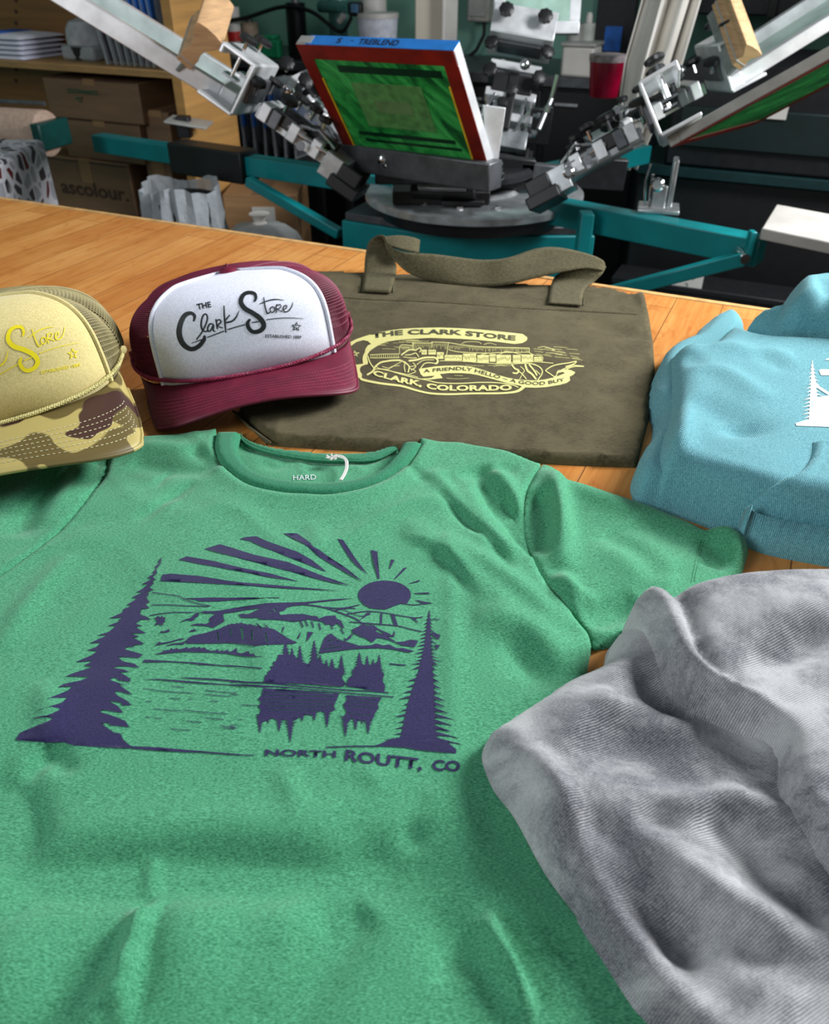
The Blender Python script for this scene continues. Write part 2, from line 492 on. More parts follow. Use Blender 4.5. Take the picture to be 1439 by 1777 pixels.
MT['darkwall'] = simple('dark_wall_paint', (40, 72, 70), .8, 0, .05, 2)
MT['handlewood'] = ply('squeegee_wood', (214, 172, 126), 4)
MT['silver'] = simple('grey_platen', (172, 172, 168), .5, .2, .06, 20)
MT['green_ink'] = None
def screen_mesh():
    t = NT('green_screen_mesh'); n = t.noise(9, 5, t.map((1, 4, 1)), .65, 1.0)
    t.base(t.ramp(n, [(.36, (18, 84, 40)), (.5, (44, 156, 70)), (.66, (78, 196, 100))])); t.set(Roughness=.25)
    return t.m
MT['green_ink'] = screen_mesh()
MT['green_stencil'] = simple('pale_green_stencil', (92, 150, 84), .3, 0, .12, 60)
MT['mesh_clear'] = simple('pale_screen_mesh', (158, 190, 176), .3, 0, .1, 12)
def plastic_bag():
    t = NT('clear_plastic_film'); t.base((205, 212, 215)); t.set(Roughness=.18); t.b.inputs['Transmission Weight'].default_value = 0.0
    t.b.inputs['Alpha'].default_value = .5; t.bump(t.noise(25, 4), .6, .01); return t.m
MT['film'] = plastic_bag()
MT['blue'] = simple('blue_fabric', (44, 112, 204), .6, 0, .15, 20); MT['greyfab'] = simple('grey_fabric', (92, 94, 104), .8, 0, .15, 20)

# the cloths
MT['shirt'] = knit('green_heather_jersey', (24, 98, 66), (98, 180, 136), 540, 2300, None, None, .95, .2)
MT['shirt_rib'] = knit('green_rib_knit', (24, 96, 66), (66, 148, 110), 620, 2600, 240, None, .95, .4)
MT['navy'] = knit('navy_print', (32, 29, 64), (50, 44, 88), 900, 900, None, None, .9, .3)
MT['gray'] = knit('acid_washed_grey_jersey', (92, 94, 100), (160, 161, 166), 700, 1400, 250, ((156, 157, 160), (228, 229, 229)), .95, .6, 1.1, .12, 17, .15, .35)
MT['teal_fleece'] = knit('light_teal_fleece', (78, 140, 150), (122, 180, 188), 700, 900, 240, None, .95, .5)
MT['whiteprint'] = knit('white_print', (168, 188, 186), (214, 224, 222), 900, 900)
MT['olive'] = knit('olive_canvas', (66, 60, 42), (94, 86, 62), 260, 700, 560, ((80, 73, 52), (110, 101, 74)), .9, .45, .8, .1, 22, .02)
MT['olive_strap'] = knit('olive_webbing', (76, 72, 52), (108, 101, 76), 260, 700, 500, None, .9, .45, .8, .1, 14, .02)
MT['cream'] = knit('pale_yellow_print', (206, 200, 118), (228, 222, 146), 900, 900)
MT['olive_ink'] = simple('olive_ink', (76, 74, 50), .9)
MT['whitefoam'] = knit('white_foam', (214, 216, 232), (240, 241, 252), 600, 600, None, None, .9, .2, 0, .1)
MT['tanfoam'] = knit('khaki_foam', (204, 188, 126), (228, 212, 150), 600, 600, None, None, .9, .2, 0, .1)
MT['maroon'] = simple('maroon_twill', (104, 22, 48), .55, 0, .07, 60, .35)
MT['maroon_net'] = simple('maroon_netting', (112, 26, 56), .6, 0, .05, 60)
MT['tan_net'] = simple('khaki_netting', (150, 140, 98), .6, 0, .05, 60)
MT['tan_rope'] = simple('khaki_cord', (206, 196, 130), .6); MT['maroon_rope'] = simple('maroon_cord', (142, 36, 72), .6)
MT['inkblack'] = simple('black_ink', (22, 28, 30), .6, 0, .05)
MT['yellowprint'] = simple('bright_yellow_ink', (240, 222, 12), .6, 0, .03)
MT['stitch'] = simple('pale_thread', (206, 200, 160), .8); MT['stitch_m'] = simple('maroon_thread', (150, 50, 82), .7)
def camo():
    t = NT('camouflage_twill'); v = t.map((1, 1, 1))
    a = t.noise(17, 1, v, .4, .5); b = t.n('ShaderNodeTexNoise'); b.inputs['Scale'].default_value = 21; b.inputs['Detail'].default_value = 1; b.inputs['Roughness'].default_value = .4
    t.l(t.map((1, 1, 1), (.7, .4, 1.3)), b.inputs['Vector'])
    c = t.mix(t.ramp(a, [(.54, (0, 0, 0, 1)), (.552, (1, 1, 1, 1))]), (176, 160, 96), (98, 84, 44))
    c = t.mix(t.ramp(b.outputs['Fac'], [(.55, (0, 0, 0, 1)), (.562, (1, 1, 1, 1))]), c, (66, 40, 34))
    t.base(c); t.set(Roughness=.5); t.bump(t.noise(1500, 2), .2, .0004); return t.m
MT['camo'] = camo()
# ================================================================== the room
def struct(o): o['kind'] = 'structure'; return o
def rbox(m, a0, a1, b0, b1, z0, z1): return m.box((a0+a1)/2, (b0+b1)/2, (z0+z1)/2, a1-a0, b1-b0, z1-z0)
ROT = (0, 0, RANG)
def rstruct(name, a0, a1, b0, b1, z0, z1, m_):
    m = M(Matrix.Rotation(RANG, 4, 'Z')); rbox(m, a0, a1, b0, b1, z0, z1); return struct(m.build(name, m_))
rstruct('floor', -5, 4.5, -2.5, 4.0, -.1, 0, MT['concrete'])
rstruct('wall_back', -5, 4.5, 3.9, 4.0, 0, 2.9, MT['mint'])
rstruct('wall_left', -3.3, -3.2, -1.5, 3.9, 0, 2.9, MT['mint'])
def rthing(name, label, cat, a, b, z, group=None, rz=0):
    return thing(name, label, cat, tuple(RW(a, b, z)), RANG+rz, group)
def pxbox(name, m_, parent_args, u0, v0, u1, v1, b, depth, part='body', bev=.003):
    """a box thing on the room plane b from its pixel corners"""
    a0, z1 = RD(u0, v0, b); a1, _ = RD(u1, v0, b); _, z0 = RD((u0+u1)/2, v1, b)
    return a0, a1, z0, z1

# ------------------------------------------------------------------ shelf unit
bF, bB = 2.21, 2.47
aP0, zS = RD(296, 124, bF); aP1, _ = RD(313, 124, bF)
aL, _ = RD(-420, 100, bF)
su = rthing('shelf_unit', 'weathered plywood shelf unit with peg holes behind the left end of the table', 'shelf', 0, 0, 0)
m = M(); rbox(m, aP0, aP1, bF, bB, 0, 2.1); m.build('side_panel', MT['ply'], su, .002)
m = M(); rbox(m, aL, aL+.02, bF, bB, 0, 2.1); m.build('side_panel', MT['ply_dark'], su, .002)
m = M(); rbox(m, aL+.02, aP0, bB-.02, bB, 0, 2.1); m.build('back_panel', MT['ply_dark'], su)
for zz0 in (zS-.02, .12, zS+.42):
    m = M(); rbox(m, aL+.02, aP0, bF, bB-.02, zz0, zz0+.02); m.build('shelf', MT['ply_edge'], su, .002)
for u in (28, 10):
    for k in range(9):
        a_, z_ = RD(u if u == 28 else 18, -20+k*20, bB-.02)
        if abs(z_-zS) > .02: m = M(); m.cyl((a_ - (.0 if u == 28 else .12), bB-.0205, z_), (a_-(.0 if u == 28 else .12), bB-.0225, z_), .007, 12); m.build('peg_hole', MT['ink_brown'], su)

def carton(label, u0, v0, u1, v1, b, depth, m_, z0=None, group=None):
    a0, z1 = RD(u0, v0, b); a1, _ = RD(u1, v0, b); _, zz0 = RD((u0+u1)/2, v1, b)
    if z0 is not None: zz0 = z0
    r = rthing('cardboard_box', label, 'box', (a0+a1)/2, b, zz0, group); w = a1-a0; h = z1-zz0
    m = M(); m.box(0, depth/2, h/2, w, depth, h); bd = m.build('carton_body', m_, r, .004)
    m = M(); m.box(0, depth/2, h+.0008, .05, depth+.002, .0012); m.box(0, -.0008, h*.93, .05, .0012, h*.14); m.build('packing_tape', MT['card2'], r)
    m = M(); m.box(0, -.0006, h*.985, w*.98, .0012, .003); m.build('flap_seam', MT['ink_brown'], r)
    return r, w, h
zfl = .14
c3, w3, h3 = carton('brown cardboard box lettered ascolour at the bottom of the shelf unit', 70, 268, 218, 380, 2.25, .19, MT['card'], zfl)
def flat_text(s, parent, x0, z0, w, hgt, y, m_, bold=0.0, name='lettering'):
    V, F = text_tris(s, bold); V = V-V.min(0); sx = w/V[:, 0].max(); sz = hgt/V[:, 1].max()
    return obj(name, [(x0+p[0]*sx, y, z0+p[1]*sz) for p in V], F, m_, parent, False)
_, zt = RD(150, 318, 2.25); flat_text('ascolour.', c3, .005-w3*.35, zt-zfl-.045, w3*.78, .05, -.0012, MT['ink_brown'], .02)
c2, w2, h2 = carton('shallow brown cardboard box stacked on the lettered box', 104, 204, 238, 264, 2.26, .18, MT['card'], zfl+h3+.001)
c1, w1, h1 = carton('brown cardboard box with a green marker scrawl, topmost of the shelf stack', 72, 132, 236, 203, 2.255, .185, MT['card'], zfl+h3+h2+.002)
m = M()
for p in ([(-.10, .115), (-.06, .118), (-.02, .113), (.03, .118)], [(-.10, .105), (-.04, .110), (.03, .106)], [(-.07, .085), (-.04, .088), (-.05, .07), (-.07, .085)]):
    m.tube([(x, -.002, z*h1/.16) for x, z in p], .0022, 5)
m.build('marker_scrawl', MT['ink_green'], c1)
carton('tall narrow cardboard box between the shelf stack and the plywood side panel', 250, 268, 292, 400, 2.27, .17, MT['card'], zfl)
a_, z_ = RD(250, 268, 2.27)
carton('small cardboard box standing on the tall narrow box', 247, 190, 290, 266, 2.28, .15, MT['card'], z_+.001)
for rr_ in (0,):
    r = rthing('cardboard_box', 'small cardboard box with a white sticker on the floor behind the teal press arm', 'box', 0, 0, 0)
    P = D(385, 338, 2.75); Q = D(515, 338, 2.75); w = Q[0]-P[0]; r.location = ((P[0]+Q[0])/2, 2.75, 0); r.rotation_euler = (0, 0, 0)
    hh = P[2]; m = M(); m.box(0, .15, hh/2, w, .3, hh); m.build('carton_body', MT['card2'], r, .004)
    S1 = D(441, 362, 2.749); m = M(); m.box(S1[0]+.03-r.location[0], -.001, S1[2]-.02, .075, .002, .05); m.build('sticker', MT['white'], r)
    m = M(); m.box(0, .15, hh+.0005, .05, .3, .001); m.build('packing_tape', MT['card'], r)

# folded towels, bagged cap and bagged garments on the shelf
r = None
for k in range(5):
    a_, _ = RD(22, 100, 2.33); t = rthing('folded_shirt', ['lowest white shirt of the folded pile on the plywood shelf', 'second white shirt from the bottom of the folded pile', 'middle white shirt of the folded pile on the plywood shelf', 'second white shirt from the top of the folded pile', 'topmost white shirt of the folded pile, blue stripes on its top'][k], 'shirt', a_-.02+.01*k, 2.24, zS+.001+.0145*k, 'folded shirts on the top shelf')
    m = M(); Wk = .34-.018*k
    n = 22; prof = []
    for i in range(n+1):
        q = i/n; prof.append((-Wk/2+Wk*q, .013*(1-abs(2*q-1)**8)**.5*.98+.0008*math.sin(9*q+k)))
    vs = []; fs = []
    for j in range(7):
        yy = .2*j/6
        for (x, z) in prof: vs.append((x, yy, max(z, .0005)*(1-.5*(abs(j/3-1)**6))))
        for (x, z) in prof: vs.append((x, yy, 0))
    K = 2*(n+1)
    for j in range(6):
        for i in range(n):
            fs.append((j*K+i, j*K+i+1, (j+1)*K+i+1, (j+1)*K+i)); fs.append((j*K+n+1+i, (j+1)*K+n+1+i, (j+1)*K+n+2+i, j*K+n+2+i))
    for j in (0, 6):
        for i in range(n): fs.append((j*K+i, j*K+i+1, j*K+n+2+i, j*K+n+1+i))
    m.add(vs, fs); m.build('folded_cloth', MT['whitefoam'], t)
    if k == 4:
        m = M()
        for i in range(3): m.box(-.06+.035*i, .09, .0142, .018, .16, .0016)
        m.build('printed_stripes', MT['blue'], t)
a_, z_ = RD(140, 106, 2.31)
t = rthing('baseball_cap', 'grey cap in a clear bag between the folded shirts and bagged garments', 'cap', a_, 2.36, zS)
m = M(); m.lathe((0, 0, .045), (0, 0, 1), [(0, .065), (.02, .066), (.045, .062), (.065, .05), (.075, .02), (.076, .002)], 28); m.build('crown', simple('pale_grey_cloth', (176, 178, 182), .8), t)
m = M(); m.prism([(-.07, -.06), (.07, -.06), (.085, .03), (.06, .075), (-.06, .075), (-.085, .03)], 0, .045); m.build('clear_bag', MT['film'], t, .01)
m = M(); m.lathe((0, 0, .004), (0, 0, 1), [(0, .06), (.036, .064)], 28); m.build('headband', MT['black'], t)
def bagged(label, u, vt, lean, b, hgt, thick, col1, z0, group, dep=.18, room=True):
    a_, _ = RD(u, 110, b); t = rthing('bagged_garment', label, 'garment', a_, b, z0, group)
    Rm = Matrix.Rotation(lean, 4, 'Y'); m = M(Rm)
    vs = []; fs = []; ny, nz = 8, 9; rr = random.Random(int(u*7))
    for sd in (-1, 1):
        for j in range(ny+1):
            for k in range(nz+1):
                y = dep*j/ny; z = hgt*k/nz; e = min(j, ny-j, 2)/2*min(k, nz-k, 2)/2
                vs.append((sd*(thick/2)*(.12+.88*e**.5)+sd*.0015*rr.random(), y, z))
    o2 = (ny+1)*(nz+1)
    for j in range(ny):
        for k in range(nz):
            q = j*(nz+1)+k; fs.append((q, q+1, q+nz+2, q+nz+1)); fs.append((o2+q, o2+q+nz+1, o2+q+nz+2, o2+q+1))
    for k in range(nz): fs.append((k, o2+k, o2+k+1, k+1)); q = ny*(nz+1)+k; fs.append((q, q+1, o2+q+1, o2+q))
    for j in range(ny): q = j*(nz+1); fs.append((q, q+nz+1, o2+q+nz+1, o2+q)); q += nz; fs.append((q, o2+q, o2+q+nz+1, q+nz+1))
    m.add(vs, fs); m.build('clear_bag', MT['film'], t)
    m = M(Rm); m.box(0, dep*.5+.003, hgt*.30, thick*.8, dep*.94, hgt*.54); m.build('folded_garment', MT['greyfab'], t, .004)
    m = M(Rm); m.box(0, dep*.5-.002, hgt*.60, thick*.86, dep*.95, hgt*.46); m.build('printed_card', col1, t, .004)
    return t
ords = ['first', 'second', 'third', 'fourth', 'fifth', 'sixth', 'seventh', 'eighth', 'ninth']
uu = [186, 200, 211, 222, 233, 244, 255, 266, 277]
for i, u in enumerate(uu):
    bagged('bagged blue and grey garment on the top shelf, %s from the left' % ords[i], u, 10, math.radians(-9 if i < 3 else -5), 2.26, .30+.01*(i % 3), .021, MT['blue'], zS+.001, 'bagged garments on the top shelf')
# lower rack to the right of the side panel with more bagged garments
r = rthing('wire_rack', 'black low rack holding blue bagged garments behind the left press arm', 'rack', 0, 0, 0)
a0, zr = RD(372, 262, 2.9); a1, _ = RD(560, 262, 2.9)
m = M(); rbox(m, a0, a1, 2.88, 3.14, zr-.02, zr); m.build('rack_shelf', MT['black'], r, .002)
for a in (a0+.015, a1-.015):
    for b in (2.895, 3.125): m = M(); rbox(m, a-.012, a+.012, b-.012, b+.012, 0, zr-.02); m.build('leg', MT['black'], r)
for i in range(8):
    a_, _ = RD(384+i*17.5, 262, 2.88)
    t = bagged('bagged blue and grey garment in the low rack, %s from the left' % ords[i], 384+i*17.5, 0, math.radians((-3, 2, -1, 0, 3, -2, 1, 2)[i]), 2.90, .27, .02, MT['blue'], zr+.001, 'bagged garments in the low rack')
    t.location = tuple(RW(a_, 2.90, zr+.001))

# ------------------------------------------------------------------ left foreground behind the table: belt roller and patterned box
r = thing('conveyor_roller', 'beige belt roller with teal end bracket at the left edge', 'roller', tuple(D(40, 230, 2.5)))
p1 = D(84, 232, 2.5)-D(40, 230, 2.5); p0 = D(-200, 212, 2.7)-D(40, 230, 2.5)
ax_ = Vector(tuple(p1-p0))
m = M(); L_ = ax_.length; m.lathe(tuple(p0), ax_, [(0, .062), (L_-.01, .062), (L_-.003, .060), (L_, .052)], 36); m.build('belt', simple('beige_belt', (176, 150, 132), .7, 0, .06, 90), r)
an = ax_.normalized(); T_ = Matrix.Translation(Vector(tuple(p1)) + an*.008) @ an.to_track_quat('Z', 'Y').to_matrix().to_4x4()
m = M(T_); m.box(.0, .0, 0.004, .125, .07, .03); m.build('end_bracket', simple('dark_teal_enamel', (8, 62, 58), .4), r, .004)
m = M(); m.tube([tuple(Vector(tuple(p0))+Vector((0, 0, .075))), tuple(Vector(tuple(p1))+Vector((.01, 0, .077)))], .006, 8); m.build('guard_rail', MT['grey'], r)
def patterned():
    t = NT('label_print_paper'); v = t.n('ShaderNodeTexVoronoi', feature='DISTANCE_TO_EDGE'); v.inputs['Scale'].default_value = 1; v.inputs['Randomness'].default_value = 1
    mp = t.map((30, 30, 26), (.3, .2, .5)); t.l(mp, v.inputs['Vector'])
    v2 = t.n('ShaderNodeTexVoronoi', feature='F1'); v2.inputs['Scale'].default_value = 1; t.l(mp, v2.inputs['Vector'])
    sp = t.n('ShaderNodeSeparateColor'); t.l(v2.outputs['Color'], sp.inputs[0])
    c = t.ramp(sp.outputs[0], [(0, (70, 66, 74)), (.34, (176, 178, 186)), (.6, (108, 30, 34)), (.72, (40, 40, 46)), (.84, (150, 152, 160))], 'CONSTANT')
    e = t.ramp(v.outputs['Distance'], [(.10, (0, 0, 0, 1)), (.13, (1, 1, 1, 1))])
    s = t.noise(1, 2, t.map((260, 260, 40), (0, .4, 0))); s2 = t.ramp(s, [(.45, (0, 0, 0, 1)), (.5, (1, 1, 1, 1))])
    c = t.mix(e, (226, 226, 232), c); t.base(c); t.set(Roughness=.45); return t.m
P0 = D(77, 241, 2.25); P1 = G(-34, 298, P0[2])
r = thing('patterned_box', 'white box printed all over with dark and maroon label shapes, left of the roller', 'box', (P0[0], P0[1], 0))
dx = P1[0]-P0[0]; dy = P1[1]-P0[1]; L_ = math.hypot(dx, dy); r.rotation_euler = (0, 0, math.atan2(dy, dx))
m = M(); m.box(L_/2, -.12, P0[2]/2, L_, .24, P0[2]); bx = m.build('box_body', patterned(), r, .012)
m = M(); m.box(L_/2, -.1, P0[2]+.001, L_*.96, .004, .002); m.build('lid_seam', MT['inkdark'], r)

# ------------------------------------------------------------------ bin with a liner and the translucent bag
pb = D(322, 390, 2.35)
r = thing('waste_bin', 'black bin with a clear crumpled liner hanging over its rim', 'bin', (pb[0], pb[1], 0))
zt = D(322, 322, 2.35)[2]
m = M(); m.lathe((0, 0, 0), (0, 0, 1), [(0, .085), (zt-.03, .098), (zt-.032, .09), (.01, .08)], 28); m.build('bin_body', MT['black'], r)
vs = []; fs = []; rr = random.Random(4); n = 48; lev = 12
for j in range(lev):
    for k in range(n):
        a = 2*math.pi*k/n; f = j/(lev-1); rad = .103+.012*math.sin(a*7+f*5)*f+.008*math.sin(a*17+2*f)+.01*rr.random()*f
        z = zt+.012*math.sin(a*3)-.16*f+.006*rr.random()
        vs.append((rad*math.cos(a), rad*math.sin(a), z))
for j in range(lev-1):
    for k in range(n): k2 = (k+1) % n; fs.append((j*n+k, j*n+k2, (j+1)*n+k2, (j+1)*n+k))
lf = NT('grey_liner_film'); lf.base((168, 174, 178)); lf.set(Roughness=.2, Alpha=.82); lf.bump(lf.noise(30, 4), .6, .01)
m = M(); m.add(vs, fs); m.build('liner', lf.m, r)
pb = D(455, 420, 2.05)
r = thing('plastic_bag', 'pale translucent crumpled bag lying beyond the table edge', 'bag', (pb[0], pb[1], 0))
zt = D(455, 385, 2.05)[2]
vs = []; fs = []; n = 40; lev = 16
for j in range(lev+1):
    th = math.pi*j/lev
    for k in range(n):
        a = 2*math.pi*k/n; q = 1+.05*math.sin(5*a+3*th)+.04*math.sin(11*a-4*th)+.03*rr.random()
        vs.append((.15*math.sin(th)**.6*math.cos(a)*q, .12*math.sin(th)**.6*math.sin(a)*q, zt/2+zt/2*math.cos(th)))
for j in range(lev):
    for k in range(n): k2 = (k+1) % n; fs.append((j*n+k, j*n+k2, (j+1)*n+k2, (j+1)*n+k))
m = M(); m.add(vs, fs); m.build('bag_film', simple('milky_film', (150, 152, 150), .35, 0, .1, 12), r)
m = M(); m.lathe((0, 0, zt-.01), (0, 0, 1), [(0, .03), (.012, .012), (.02, .016), (.03, .026)], 14); m.build('knot', MT['white'], r)

# ------------------------------------------------------------------ background counter with its clutter
cb = 3.3
a0, zc1 = RD(350, 112, cb); a1, _ = RD(1110, 160, cb)
zc1 = RD(700, 118, cb)[1]
r = rthing('work_counter', 'dark counter along the mint wall behind the press', 'counter', 0, 0, 0)
m = M(); rbox(m, a0, a1+.1, cb, 3.88, zc1-.035, zc1); m.build('countertop', MT['grey'], r, .003)
m = M(); rbox(m, a0+.02, a1+.08, cb+.04, 3.88, .08, zc1-.035); m.build('cabinet', MT['blackmetal'], r, .003)
for i in range(5):
    x0 = a0+.04+i*(a1-a0)/5; m = M(); rbox(m, x0, x0+(a1-a0)/5-.03, cb+.025, cb+.04, .1, zc1-.05); dr = m.build('cabinet_door', MT['black'], r, .002)
    m = M(); rbox(m, x0+.03, x0+.12, cb+.012, cb+.025, zc1-.1, zc1-.09); m.build('handle', MT['alu'], dr, .002)
def cyl_thing(name, label, cat, u, v0, v1, b, rad, m_, taper=1.0, extra=None, group=None, z0=None):
    a_, zt_ = RD(u, v0, b); zb_ = zc1 if z0 is None else z0
    t = rthing(name, label, cat, a_, b, zb_+.0005, group); h = max(zt_-zb_, .02)
    m = M(); m.lathe((0, 0, 0), (0, 0, 1), [(0, rad*taper*.97), (.004, rad*taper), (h-.004, rad), (h, rad*.97), (h-.001, rad*.9), (.008, rad*taper*.9)], 30); m.build('shell', m_, t)
    if extra: extra(t, h, rad)
    return t
def band(col, f0, f1):
    def f(t, h, rad): m = M(); m.lathe((0, 0, h*f0), (0, 0, 1), [(0, rad*1.02), (h*(f1-f0), rad*1.02)], 30); m.build('band', col, t)
    return f
def cap(col, f=.25):
    def g(t, h, rad): m = M(); m.lathe((0, 0, h), (0, 0, 1), [(0, rad*.5), (h*f*.7, rad*.45), (h*f, rad*.3)], 20); m.build('lid', col, t)
    return g
cyl_thing('paint_cup', 'white cup with a red band on the counter right of the plywood panel', 'cup', 401, 12, 60, 3.42, .034, MT['white'], .8, band(simple('red_print', (190, 30, 30), .5), .3, .5))
cyl_thing('tape_roll', 'beige tape roll standing behind the wooden squeegee', 'tape', 432, 38, 75, 3.5, .04, simple('beige_tape', (196, 172, 150), .6), 1, cap(MT['grey'], .1))
cyl_thing('plastic_tub', 'white ribbed plastic tub on the counter above the blue tape', 'tub', 655, 22, 70, 3.45, .085, knit('white_ribbed_plastic', (200, 202, 216), (232, 234, 244), 30, 30, 90, None, .5, 1.0, 0, .5), .85, band(MT['white'], .9, 1.0))
cyl_thing('paper_roll', 'white paper roll standing behind the ribbed tub', 'roll', 648, -12, 30, 3.6, .055, MT['white'], 1, cap(MT['card'], .03))
cyl_thing('spray_can', 'teal spray can on the counter at the top centre left', 'can', 585, -4, 60, 3.52, .04, simple('pale_teal_can', (96, 150, 142), .35), 1, cap(MT['black'], .3))
cyl_thing('solvent_bottle', 'dark round bottle behind the raised screen', 'bottle', 512, 5, 60, 3.42, .042, MT['blackmetal'], 1, cap(MT['alu'], .3))
cyl_thing('ink_cup', 'crimson ink cup with a paint-smeared white rim', 'cup', 1056, 96, 165, 2.95, .058, simple('crimson_ink', (178, 14, 58), .3, 0, .12, 20), .8, band(simple('smeared_white', (206, 190, 192), .5, 0, .2, 60), .86, 1.02), None, RD(1056, 168, 2.95)[1])
cyl_thing('ink_bottle', 'grey bottle standing left of the crimson cup', 'bottle', 1000, 42, 105, 3.4, .03, simple('grey_bottle', (150, 152, 146), .5), 1, cap(MT['grey'], .2))
cyl_thing('ink_bottle', 'pale bottle standing between the grey bottle and the crimson cup', 'bottle', 1022, 40, 105, 3.42, .026, simple('pale_bottle', (180, 184, 176), .5), 1, cap(MT['white'], .2))
t = rthing('ink_tray', 'white rectangular tub left of the crimson cup', 'tub', *RD(1008, 112, 3.36)[:1], 3.36, zc1+.0005)
m = M(); m.box(0, 0, .05, .12, .12, .10); m.build('tub_body', MT['white'], t, .01); m = M(); m.box(0, 0, .105, .13, .13, .012); m.build('lid', MT['silver'], t, .003)
t = rthing('green_scrubber', 'bright green folded cloth on the counter behind the raised screen', 'cloth', *RD(463, 60, 3.4)[:1], 3.4, zc1+.0005)
m = M(); m.prism([(-.07, -.04), (.08, -.04), (.06, .03), (-.05, .04)], 0, .07); m.build('cloth_fold', simple('bright_green_cloth', (12, 142, 92), .8), t, .01)
m = M(); m.prism([(-.05, -.03), (.05, -.035), (.05, .03)], .071, .085); m.build('cloth_corner', simple('green_cloth_light', (30, 160, 110), .8), t, .004)
# spray gun with a black hose
t = rthing('spray_gun', 'black and blue spray gun hanging at the wall by a dark hose', 'tool', 0, 0, 0)
g = np.array([*RD(618, 16, 3.4)]); m = M(); m.box(g[0], 3.4, g[1], .06, .03, .05); m.build('gun_head', MT['black'], t, .008)
m = M(); m.box(g[0]+.002, 3.383, g[1]+.004, .034, .006, .03); m.build('display', simple('pale_blue_panel', (96, 142, 178), .4), t, .002)
m = M(); m.cyl((g[0]-.18, 3.42, g[1]+.005), (g[0]-.03, 3.4, g[1]+.005), .022, 20); m.build('barrel', simple('pale_teal_barrel', (82, 140, 132), .4), t)
m = M(); m.cyl((g[0]-.07, 3.38, g[1]-.045), (g[0]-.045, 3.38, g[1]-.02), .012, 14); m.build('nozzle', MT['white'], t)
hp = [RD(u, v, 3.38) for u, v in ((610, 30), (590, 55), (540, 20), (490, 12), (430, 30), (395, 36))]
m = M(); m.tube([(p[0], 3.38, p[1]) for p in catmull(hp, False, 6)], .008, 8); m.build('hose', MT['black'], t)
# post, junction box and cable
a_, _ = RD(756, 40, 3.05)
t = rthing('white_post', 'square white post standing behind the blue-taped screen', 'post', a_, 3.05, 0)
m = M(); m.box(0, 0, 1.2, .118, .1, 2.4); m.build('post_body', simple('cream_paint', (222, 214, 198), .5, 0, .02, 5), t, .006)
m = M(); m.box(.062, -.02, 1.2, .012, .12, 2.4); m.build('corner_trim', MT['white'], t, .003)
m = M(); m.box(0, 0, .03, .16, .15, .06); m.build('base_plate', MT['grey'], t, .004)
a_, z_ = RD(814, 12, 3.7)
t = rthing('junction_box', 'grey junction box with a curved black cable on the mint wall', 'box', a_, 3.88, z_-.06)
m = M(); m.box(0, -.04, .1, .10, .08, .2); m.build('box_body', simple('pale_grey_plastic', (170, 168, 160), .5), t, .008)
m = M(); m.tube([(.02, -.04, 0), (.02, -.04, -.05), (-.01, -.05, -.11), (-.08, -.05, -.16), (-.16, -.04, -.17)], .008, 8); m.build('cable', MT['black'], t)
m = M(); m.box(0, -.083, .1, .08, .006, .16); m.build('cover', MT['silver'], t, .002)
# framed board on the mint wall
a_, z_ = RD(1058, 60, 3.8)
t = rthing('wall_panel', 'dark framed panel with a blue patch on the mint wall', 'panel', a_, 3.89, z_-.1)
m = M(); m.box(0, -.01, .1, .16, .02, .26); m.build('frame', MT['blackmetal'], t, .003); m = M(); m.box(.0, -.022, .08, .07, .004, .09); m.build('blue_patch', MT['blue'], t)
# white curtain sheet hanging at the top right
vs = []; fs = []; n = 60; lev = 20
q0, q1 = D(1092, 100, 2.68), D(1184, 100, 2.68)
zt_ = D(1130, -60, 2.68)[2]; zb_ = D(1130, 290, 2.68)[2]
t = thing('hanging_sheet', 'white pleated sheet hanging between the mint wall and the black dryer', 'curtain', ((q0[0]+q1[0])/2, 2.68, zb_))
for j in range(lev+1):
    f = j/lev; z = (zt_-zb_)*(1-f); wd = (q1[0]-q0[0])*(.52 if f < .45 else .52-(f-.45)*.55)
    for k in range(n+1):
        g_ = k/n; x = -wd+2*wd*g_+.03*(1-f)-.05*f; vs.append((x, .03*math.sin(g_*16+f)+.012*math.sin(g_*37), z))
K = n+1
for j in range(lev):
    for k in range(n): fs.append((j*K+k, j*K+k+1, (j+1)*K+k+1, (j+1)*K+k))
shm = MT['white']; m = M(); m.add(vs, fs); o_ = m.build('sheet_cloth', simple('white_sheet', (216, 212, 204), .8, 0, .04, 6), t); so = o_.modifiers.new('s', 'SOLIDIFY'); so.thickness = .004
m = M(); m.cyl((-.2, 0, zt_-zb_+.01), (.2, 0, zt_-zb_+.01), .012, 12); m.build('rail', MT['grey'], t)

# ------------------------------------------------------------------ black dryer
db = 2.75
a0, ztp = RD(1180, 108, db); _, zm = RD(1300, 300, db)
r = rthing('conveyor_dryer', 'large black conveyor dryer cabinet filling the right background', 'machine', 0, 0, 0)
m = M(); rbox(m, a0, a0+2.0, db, db+.55, zm, ztp); m.build('oven_hood', MT['blackmetal'], r, .01)
m = M(); rbox(m, a0+.03, a0+.62, db-.012, db, zm+.06, ztp-.11); m.build('side_panel', simple('dark_green_enamel', (18, 34, 34), .45), r, .004)
a00, _ = RD(1105, 300, db); m = M(); rbox(m, a00, a0+2.0, db+.02, db+.5, .1, zm-.03); m.build('lower_cabinet', MT['black'], r, .01)
m = M(); rbox(m, a00, a0+2.0, db-.01, db+.52, zm-.03, zm); m.build('belt_tray', simple('dark_teal_trim', (8, 44, 46), .5), r, .003)
for x in (a00+.05, a0+1.9):
    m = M(); rbox(m, x-.03, x+.03, db+.05, db+.11, 0, .1); m.build('leg', MT['black'], r)
sA, sZ = RD(1170, 470, db-.2); _, sZ2 = RD(1170, 497, db-.2); sB, _ = RD(1224, 470, db-.2)
